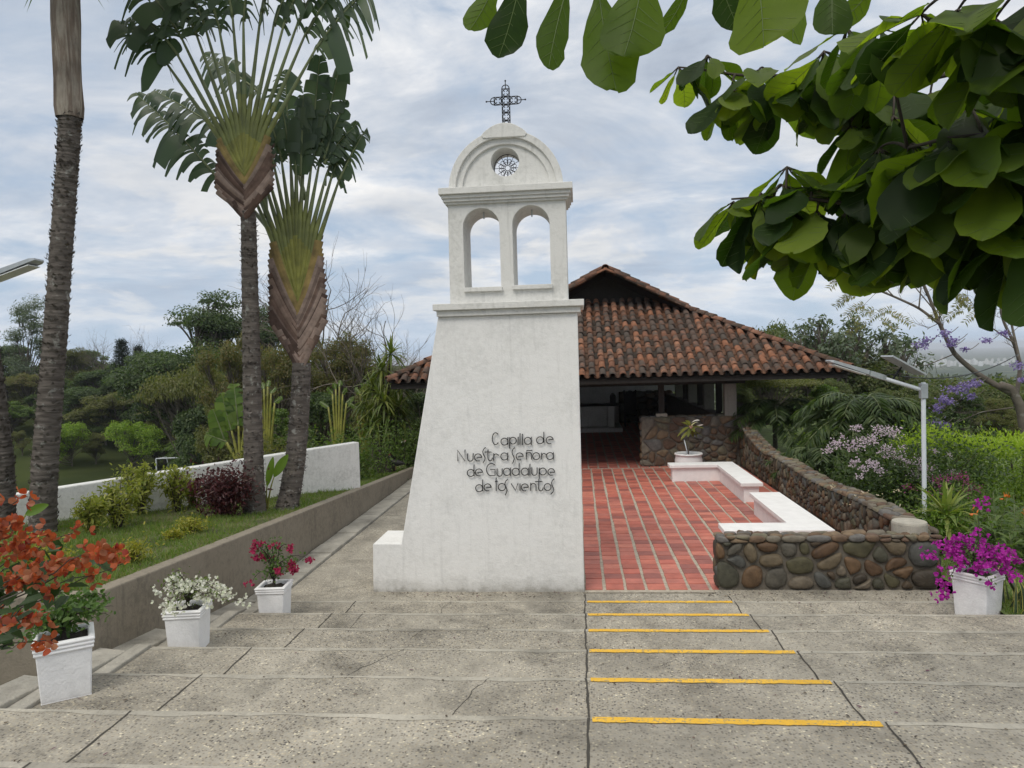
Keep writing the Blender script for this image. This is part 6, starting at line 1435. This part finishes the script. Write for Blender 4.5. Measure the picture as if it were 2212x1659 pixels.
for (u, v, r) in ((2060, 842, .16), (2085, 835, .16), (2105, 828, .14), (2040, 862, .13), (2025, 880, .13), (2050, 870, .10), (2030, 916, .17), (2010, 912, .12), (2045, 918, .10), (2098, 855, .12), (1990, 745, .14), (2000, 735, .10), (2040, 720, .13), (2060, 735, .12), (2055, 745, .1), (2170, 720, .10), (2200, 790, .12), (2130, 735, .1), (2210, 820, .1), (2085, 755, .07)):
    c = pt(u, v, JY-.2); k = int(70*(r/.12)); P = c+g.normal(0, r*.5, (k, 3))*np.array([1.1, 1, .7]); leaves(mf, P, norm(g.normal(size=(k, 3))+np.array([0, 0, -.3])), rdir(k, g), .065*g.uniform(.7, 1.3, k), .035, 0, -.1)
    ms.tube(bez(pt(u+30, v-14, JY), pt(u+12, v+4, JY), c, 6), .008, 4)
part('trunk', ms, BARK, t, smooth=True); part('flowers', mf, G('jacaranda_bloom', (.25, .20, .42), (.34, .28, .52), (.20, .15, .36), trans=.3, tcol=(1.2, 1, 1.4)), t); part('foliage', ml, G('jacaranda_leaf', (.20, .20, .075), (.15, .18, .07), (.28, .23, .085), (.11, .15, .06), trans=.35), t)

# ------------------------------------------------------------------ almond tree overhead
L_ALM = m_leaf('almond_leaf', [(.014, .032, .010), (.030, .062, .014), (.052, .092, .018), (.085, .138, .022), (.125, .18, .03)], trans=.6, rough=.5, tcol=(2.4, 2.35, .45), spec=.3)
_nt = L_ALM.node_tree; _b = _nt.nodes['Principled BSDF']; bump(_nt, _b, noise(_nt, coord(_nt), 60, 3), .12, .004)
g = np.random.default_rng(190); AT = thing('almond_tree', 'broad-leaved almond tree whose branches hang into the top right of the picture', 'tree', (7.4, 3.2, 0)); ms, ml = MB(), MB(); lv = MB(); mr_ = MB()
WQ = [(0, .05), (.05, .10), (.15, .27), (.3, .54), (.45, .79), (.58, .95), (.7, 1.), (.82, .93), (.92, .68), (.98, .33), (1, .06)]
def alm(p, d, nrm, L, W, curl=.12, fold=.22, wave=.05):
    p, d = np.asarray(p, float), norm(d); s = norm(np.cross(d, nrm)); N = np.cross(s, d); rows, vein = [], []
    ph = g.uniform(0, 6); cu = curl*g.uniform(-.6, 2.6); side = g.normal(0, .14); fv = g.uniform(-.2, 2.2)
    for q, w_ in WQ:
        hw = W*.5*w_; c = p+d*L*q-N*cu*L*q*q+s*side*L*q*q; rows.append([c+s*hw*f*(1+(g.normal(0, .05) if abs(f) == 1 else 0))+d*(g.normal(0, .012)*L if abs(f) == 1 else 0)+N*(abs(f)*hw*fold*fv+wave*W*sin(q*9+ph+f*2)*abs(f)*.9) for f in (-1, -.66, -.33, 0, .33, .66, 1)]); vein.append(c)
    ml.grid(np.array(rows)); V_ = np.array(vein)-N*.0015; mr_.tube(V_[:10], np.linspace(.0022, .0008, 10), 4, cap=False)
    for i in (2, 3, 4, 5, 6, 7):
        for sd_ in (0, 6): a_v = np.array(rows[i][3])-N*.001; b_v = np.array(rows[min(10, i+1)][sd_])*.8+np.array(rows[min(10, i+1)][3])*.2-N*.001; mr_.tube([a_v, b_v], [.0010, .0005], 3, cap=False)
def whorl(u, v, dep, n, L, down=.35, ax=None):
    c = atd(u, v, dep); n = int(n*1.05); L = L*1.08
    for i in range(n):
        a = i*2.399+g.uniform(-.3, .3); e = np.array([cos(a), sin(a), -(down+.55)*g.uniform(.4, 1.7)]); d = norm(e); l_ = L*1.16*g.uniform(.7, 1.15); st = c+d*.035; alm(st, d, norm(np.array([0, 0, 1])+g.normal(0, .22, 3)), l_, l_*g.uniform(.52, .62)); ms.tube([c, st+d*.01], .004, 5)
BPTS = []
def branch(pl, r0, r1):
    P = np.array([atd(*q) for q in pl]); s = np.linspace(0, len(P)-1, 30); Q = np.stack([np.interp(s, np.arange(len(P)), P[:, i]) for i in range(3)], 1)
    for _ in range(2):
        for i in range(3): Q[1:-1, i] = (Q[:-2, i]+Q[1:-1, i]*2+Q[2:, i])/4
    ms.tube(Q, np.linspace(r0, r1, 30), 8); BPTS.append(Q)
tb = np.array([7.4, 3.2, -.4]); tt_ = np.array([7.0, 3.2, 4.3]); ms.tube(bez(tb, (tb+tt_)/2+np.array([.1, 0, 0]), tt_, 12), np.linspace(.19, .12, 12), 12)
for q in ((2300, 110, 3.6), (2300, 380, 3.2), (2300, -60, 2.6), (2300, 230, 3.0)): e = atd(*q); ms.tube(bez(tt_, (tt_+e)/2+np.array([0, 0, .15]), e, 10), np.linspace(.08, .022, 10), 8)
branch([(2720, 60, 3.6), (2500, 90, 3.6), (2300, 110, 3.6), (2130, 140, 3.7), (1980, 178, 3.8), (1850, 180, 3.9), (1720, 162, 4.0), (1600, 165, 4.1), (1520, 150, 4.2), (1465, 145, 4.3)], .020, .005)
branch([(2720, 340, 3.4), (2500, 370, 3.3), (2300, 380, 3.2), (2100, 420, 3.3), (1950, 438, 3.5), (1840, 442, 3.6), (1760, 430, 3.7), (1660, 425, 3.8), (1580, 430, 3.9)], .020, .005)
branch([(2300, -60, 2.6), (2000, -10, 2.6), (1850, -40, 2.4), (1600, -90, 2.3), (1380, -85, 2.2), (1150, -60, 2.3)], .018, .007)
branch([(2300, 230, 3.0), (2150, 290, 3.0), (2040, 300, 3.1), (1960, 320, 3.3)], .015, .006)
# large near leaves, placed one by one: base, tip, depth, width in px
for (u0, v0, u1, v1, dep, w_) in ((1072, -50, 1035, 76, 2.35, 62), (1128, -60, 1092, 132, 2.3, 86), (1232, -50, 1168, 152, 2.25, 70), (1292, -30, 1318, 205, 2.3, 122), (1392, -80, 1368, 134, 2.2, 140), (1492, -50, 1456, 86, 2.35, 40), (1545, -70, 1588, 72, 2.4, 72), (1632, -95, 1662, 100, 2.25, 178), (1720, -60, 1705, 84, 2.4, 90), (1800, -50, 1790, 80, 2.5, 80), (1890, -40, 1830, 75, 2.5, 60)):
    a, e = atd(u0, v0, dep), atd(u1, v1, dep+g.uniform(-.06, .10)); to = norm(C0-(a+e)/2); alm(a, e-a, norm(-to+np.array([g.normal(0, .25), 0, .45])), np.linalg.norm(e-a), w_*dep/1600, .06, .15)
    br_ = a+np.array([0, 0, .06]); ms.tube([br_, a], .004, 5)
W_ = [(1465, 145, 4.3, 6, .20, .2), (1530, 120, 4.2, 8, .22, .3), (1580, 190, 4.1, 9, .23, .5), (1640, 150, 4.0, 8, .22, .4), (1690, 180, 4.0, 9, .25, .6), (1760, 175, 3.9, 9, .26, .4), (1820, 190, 3.9, 9, .25, .5), (1880, 200, 3.85, 9, .26, .6), (1950, 190, 3.8, 9, .26, .4), (2010, 200, 3.8, 10, .27, .5), (2080, 170, 3.7, 10, .27, .4), (2150, 150, 3.7, 10, .28, .4), (2210, 140, 3.6, 8, .28, .4),
 (1585, 435, 3.9, 7, .20, .7), (1640, 430, 3.8, 8, .25, .7), (1700, 445, 3.75, 9, .28, .6), (1765, 455, 3.7, 11, .32, .6), (1830, 455, 3.6, 10, .31, .7), (1690, 400, 3.8, 6, .24, .0), (1760, 400, 3.7, 7, .27, .0), (1880, 450, 3.55, 9, .28, .6), (1950, 440, 3.5, 10, .30, .6), (2020, 430, 3.4, 10, .30, .6), (2090, 420, 3.3, 10, .32, .6), (2160, 410, 3.2, 10, .33, .7), (2220, 430, 3.2, 9, .33, .7),
 (1900, 320, 3.5, 9, .27, .5), (1970, 310, 3.3, 10, .29, .5), (2050, 300, 3.1, 10, .30, .5), (2130, 290, 3.0, 10, .31, .6), (2200, 260, 3.0, 9, .32, .6), (1700, 360, 3.8, 6, .22, .3), (1900, 60, 3.2, 7, .26, .4), (1990, 30, 2.9, 9, .27, .4), (2070, 20, 2.8, 10, .28, .5), (2150, 40, 2.8, 10, .29, .5), (2210, 70, 2.8, 9, .30, .5), (1840, 270, 3.8, 8, .25, .5), (2120, 480, 3.1, 7, .28, 1.0), (2205, 490, 3.0, 7, .30, 1.0), (2010, 480, 3.4, 7, .27, 1.0), (1930, 250, 3.6, 9, .27, .6), (2020, 380, 3.2, 9, .28, .7), (2160, 350, 3.0, 9, .30, .7), (2090, 230, 3.2, 9, .28, .6), (2180, 200, 3.2, 9, .29, .6), (1830, 60, 3.4, 6, .24, .5), (1780, 110, 3.8, 7, .24, .5)]
W_ += [(2290, 130, 3.6, 9, .28, .5), (2380, 110, 3.6, 9, .28, .5), (2490, 90, 3.6, 9, .28, .5), (2290, 390, 3.2, 9, .3, .6), (2390, 380, 3.2, 9, .3, .6), (2500, 370, 3.3, 9, .3, .6), (2300, -50, 2.7, 8, .28, .5), (2420, -40, 2.8, 9, .28, .5), (2300, 240, 3.0, 9, .3, .5), (2420, 230, 3.1, 9, .3, .5), (2560, 200, 3.3, 9, .3, .5), (2650, 60, 3.6, 10, .3, .5), (2700, 330, 3.4, 10, .3, .6)]
for q in W_: whorl(*q)
BP = np.concatenate(BPTS)
for (u, v, dep, n_, L_, dn) in W_:
    c = atd(u, v, dep); q = BP[np.argmin(np.linalg.norm(BP-c, axis=1)+np.where(BP@RT < c@RT-.05, .5, 0))]
    if np.linalg.norm(q-c) > .03: ms.tube(bez(q, (q+c)/2+np.array([0, 0, .05]), c, 7), np.linspace(.008, .005, 7), 6)
part('trunk', ms, BARKD, AT, smooth=True); part('foliage', ml, L_ALM, AT, smooth=True); part('leaf_veins', mr_, m_plain('leaf_vein', (.10, .15, .04), .5, var=.1), AT, smooth=True)

# ------------------------------------------------------------------ far city
m, nt, b = newmat('tower_facade'); v = coord(nt); br = nd(nt, 'ShaderNodeTexBrick', Scale=.3); br.inputs['Color1'].default_value = (.82, .81, .78, 1); br.inputs['Color2'].default_value = (.74, .73, .71, 1); br.inputs['Mortar'].default_value = (.45, .47, .5, 1); br.inputs['Mortar Size'].default_value = .10
mp2 = nt.nodes.new('ShaderNodeMapping'); mp2.inputs['Rotation'].default_value = (pi/2, 0, 0); lk(nt, v, mp2.inputs[0]); lk(nt, mp2.outputs[0], br.inputs['Vector']); isl = nt.nodes.new('ShaderNodeObjectInfo')
k_ = ramp(nt, isl.outputs['Random'], [(0, (.75, .74, .72)), (.5, (1.15, 1.12, 1.05)), (1, (1.3, 1.28, 1.25))]); lk(nt, mixc(nt, 1, br.outputs[0], k_.outputs[0], 'MULTIPLY'), b.inputs['Base Color']); FAC = m
g = np.random.default_rng(200)
def tower(name, label, u, Y, w_, h_, dz=0):
    p = aty(u, 780, Y); z = float(terrain(p[0], Y)); mb = MB(); x, y = p[0], Y
    mb.box(x-w_/2, x+w_/2, y, y+6, z-3, z+h_); mb.box(x-w_*.3, x+w_*.2, y+1, y+4, z+h_+.01, z+h_+1.6); mb.box(x-w_*.56, x-w_*.505, y+1, y+5, z-3, z+h_*.93); mb.box(x-w_*.12, x+w_*.12, y-.6, y-.01, z-3, z+h_*.97)
    o = part(name, mb, FAC); tag(o, label, 'building', 'far white tower blocks in the valley'); return o
for i in range(64):
    u = 1975+i*4.6+g.uniform(-2, 2) if i < 48 else g.uniform(1980, 2120); tower('tower_block', 'pale tower block in the white city far off in the hazy valley', u, g.uniform(2250, 2900), g.uniform(6, 11), g.uniform(9, 19) if i < 20 else g.uniform(5, 14))
tower('slender_tower', 'slenderest and tallest pale tower of the far white city', 2036, 2400, 3.6, 32)
def house(label, u, Y, w_, h_, sink):
    p = aty(u, 850, Y); z = float(terrain(p[0], Y)); x = p[0]; t = thing('house', label, 'house', (x, Y, z)); zt2 = p[2]+sink; mb = MB(); mb.box(x-w_/2, x+w_/2, Y, Y+9, z-2, zt2); part('wall', mb, METW, t)
    mb = MB(); mb.add([(x-w_/2-.5, Y-.5, zt2+.02), (x+w_/2+.5, Y-.5, zt2+.02), (x+w_/2+.5, Y+9.5, zt2+.02), (x-w_/2-.5, Y+9.5, zt2+.02), (x-w_/2+1, Y+4.5, zt2+1.6), (x+w_/2-1, Y+4.5, zt2+1.6)], [(0, 1, 5, 4), (1, 2, 5), (2, 3, 4, 5), (3, 0, 4)]); part('roof', mb, m_plain('roof_pale', (.48, .42, .38), .9), t)
    for k in range(4): mb = MB(); xx = x-w_*.36+k*w_*.24; mb.box(xx-.6, xx+.6, Y-.05, Y-.002, zt2-2.2, zt2-.8); part('window', mb, IRON, t)
house('white house among the trees below the city, behind the purple blossom', 2050, 240, 12, 5, .6)

mb = MB(); stones(mb, cells(.62, 1.3, .17, 51, 1.0), lambda a_x, a_y, d: (-3.2+a_x, 11.58+a_y, .01+d*1.6), .008, .07, 52)
solo('cobble_edging', mb, STONE, 'short patch of grey cobbles behind the low plinth of the bell tower', 'cobbles', smooth=True)
# ------------------------------------------------------------------ litter on the steps
g = np.random.default_rng(210); n = 700; X = g.uniform(-4.3, 4.6, n); kk = g.integers(0, 7, n); Y = np.array([g.uniform(YK[k+1]+.1, YK[k]-.02) for k in kk]); Z = np.array([ZK[k] for k in kk])+.008
k2 = 320; X = np.concatenate([X, g.uniform(-3, 5, k2)]); Y = np.concatenate([Y, 10.66-abs(g.normal(0, .2, k2))]); Z = np.concatenate([Z, np.where(Y[-k2:] > YK[0], .006, ZK[0]+.006)]); n += k2
Y = np.minimum(Y, 10.64); mb = MB(); a = g.uniform(0, 6.3, n); leaves(mb, np.stack([X, Y, Z], 1), np.stack([np.cos(a), np.sin(a), g.uniform(-.05, .15, n)], 1), np.array([0, 0, 1.])+g.normal(0, .12, (n, 3)), g.uniform(.012, .045, n), g.uniform(.006, .02, n), 0, .2, 'oval')
setting('leaf_litter', mb, G('dry_leaf', (.05, .035, .025), (.10, .07, .04), (.03, .022, .018), (.16, .12, .07), (.12, .03, .08), trans=0), 'stuff')
# croton in the round pot
g = np.random.default_rng(215); cb = np.array([3.06, 21.5, .47]); t = thing('croton', 'leggy croton with yellow-green and reddish leaves growing in the round white pot', 'plant', cb); ms, ml = MB(), MB(); c = pt(1492, 925, 21.5); ms.tube(bez(cb, (cb+c)/2+np.array([-.05, 0, 0]), c, 8), np.linspace(.02, .012, 8), 6)
ms.tube([cb+np.array([-.02, -.1, -.02]), pt(1478, 950, 21.4)], .014, 6, mi=1)
for i in range(17): a = i*2.4; e = g.uniform(-.9, .9); d = norm(np.array([cos(a), sin(a), e])); big_leaf(ml, c+d*.03+np.array([0, 0, g.uniform(-.1, .15)]), d, (0, -.3, 1), g.uniform(.28, .42), .11, .2, 8, int(i % 5 == 0))
part('stem', ms, [BARK, METW], t, smooth=True); part('leaves', ml, [G('croton_leaf', (.13, .15, .03), (.20, .20, .04), trans=.3), G('croton_red', (.25, .05, .03), trans=.3)], t, smooth=True)

# ------------------------------------------------------------------ haze over the valley
mb = MB(); mb.box(-14300, 14300, -14300, 14300, -65, 24)
m = bpy.data.materials.new('valley_haze'); m.use_nodes = True; nt = m.node_tree; nt.nodes.clear(); pv = nt.nodes.new('ShaderNodeVolumePrincipled'); pv.inputs['Color'].default_value = (.86, .91, 1, 1); pv.inputs['Density'].default_value = .00020; o = nt.nodes.new('ShaderNodeOutputMaterial'); lk(nt, pv.outputs[0], o.inputs['Volume'])
setting('haze', mb, m, 'stuff')
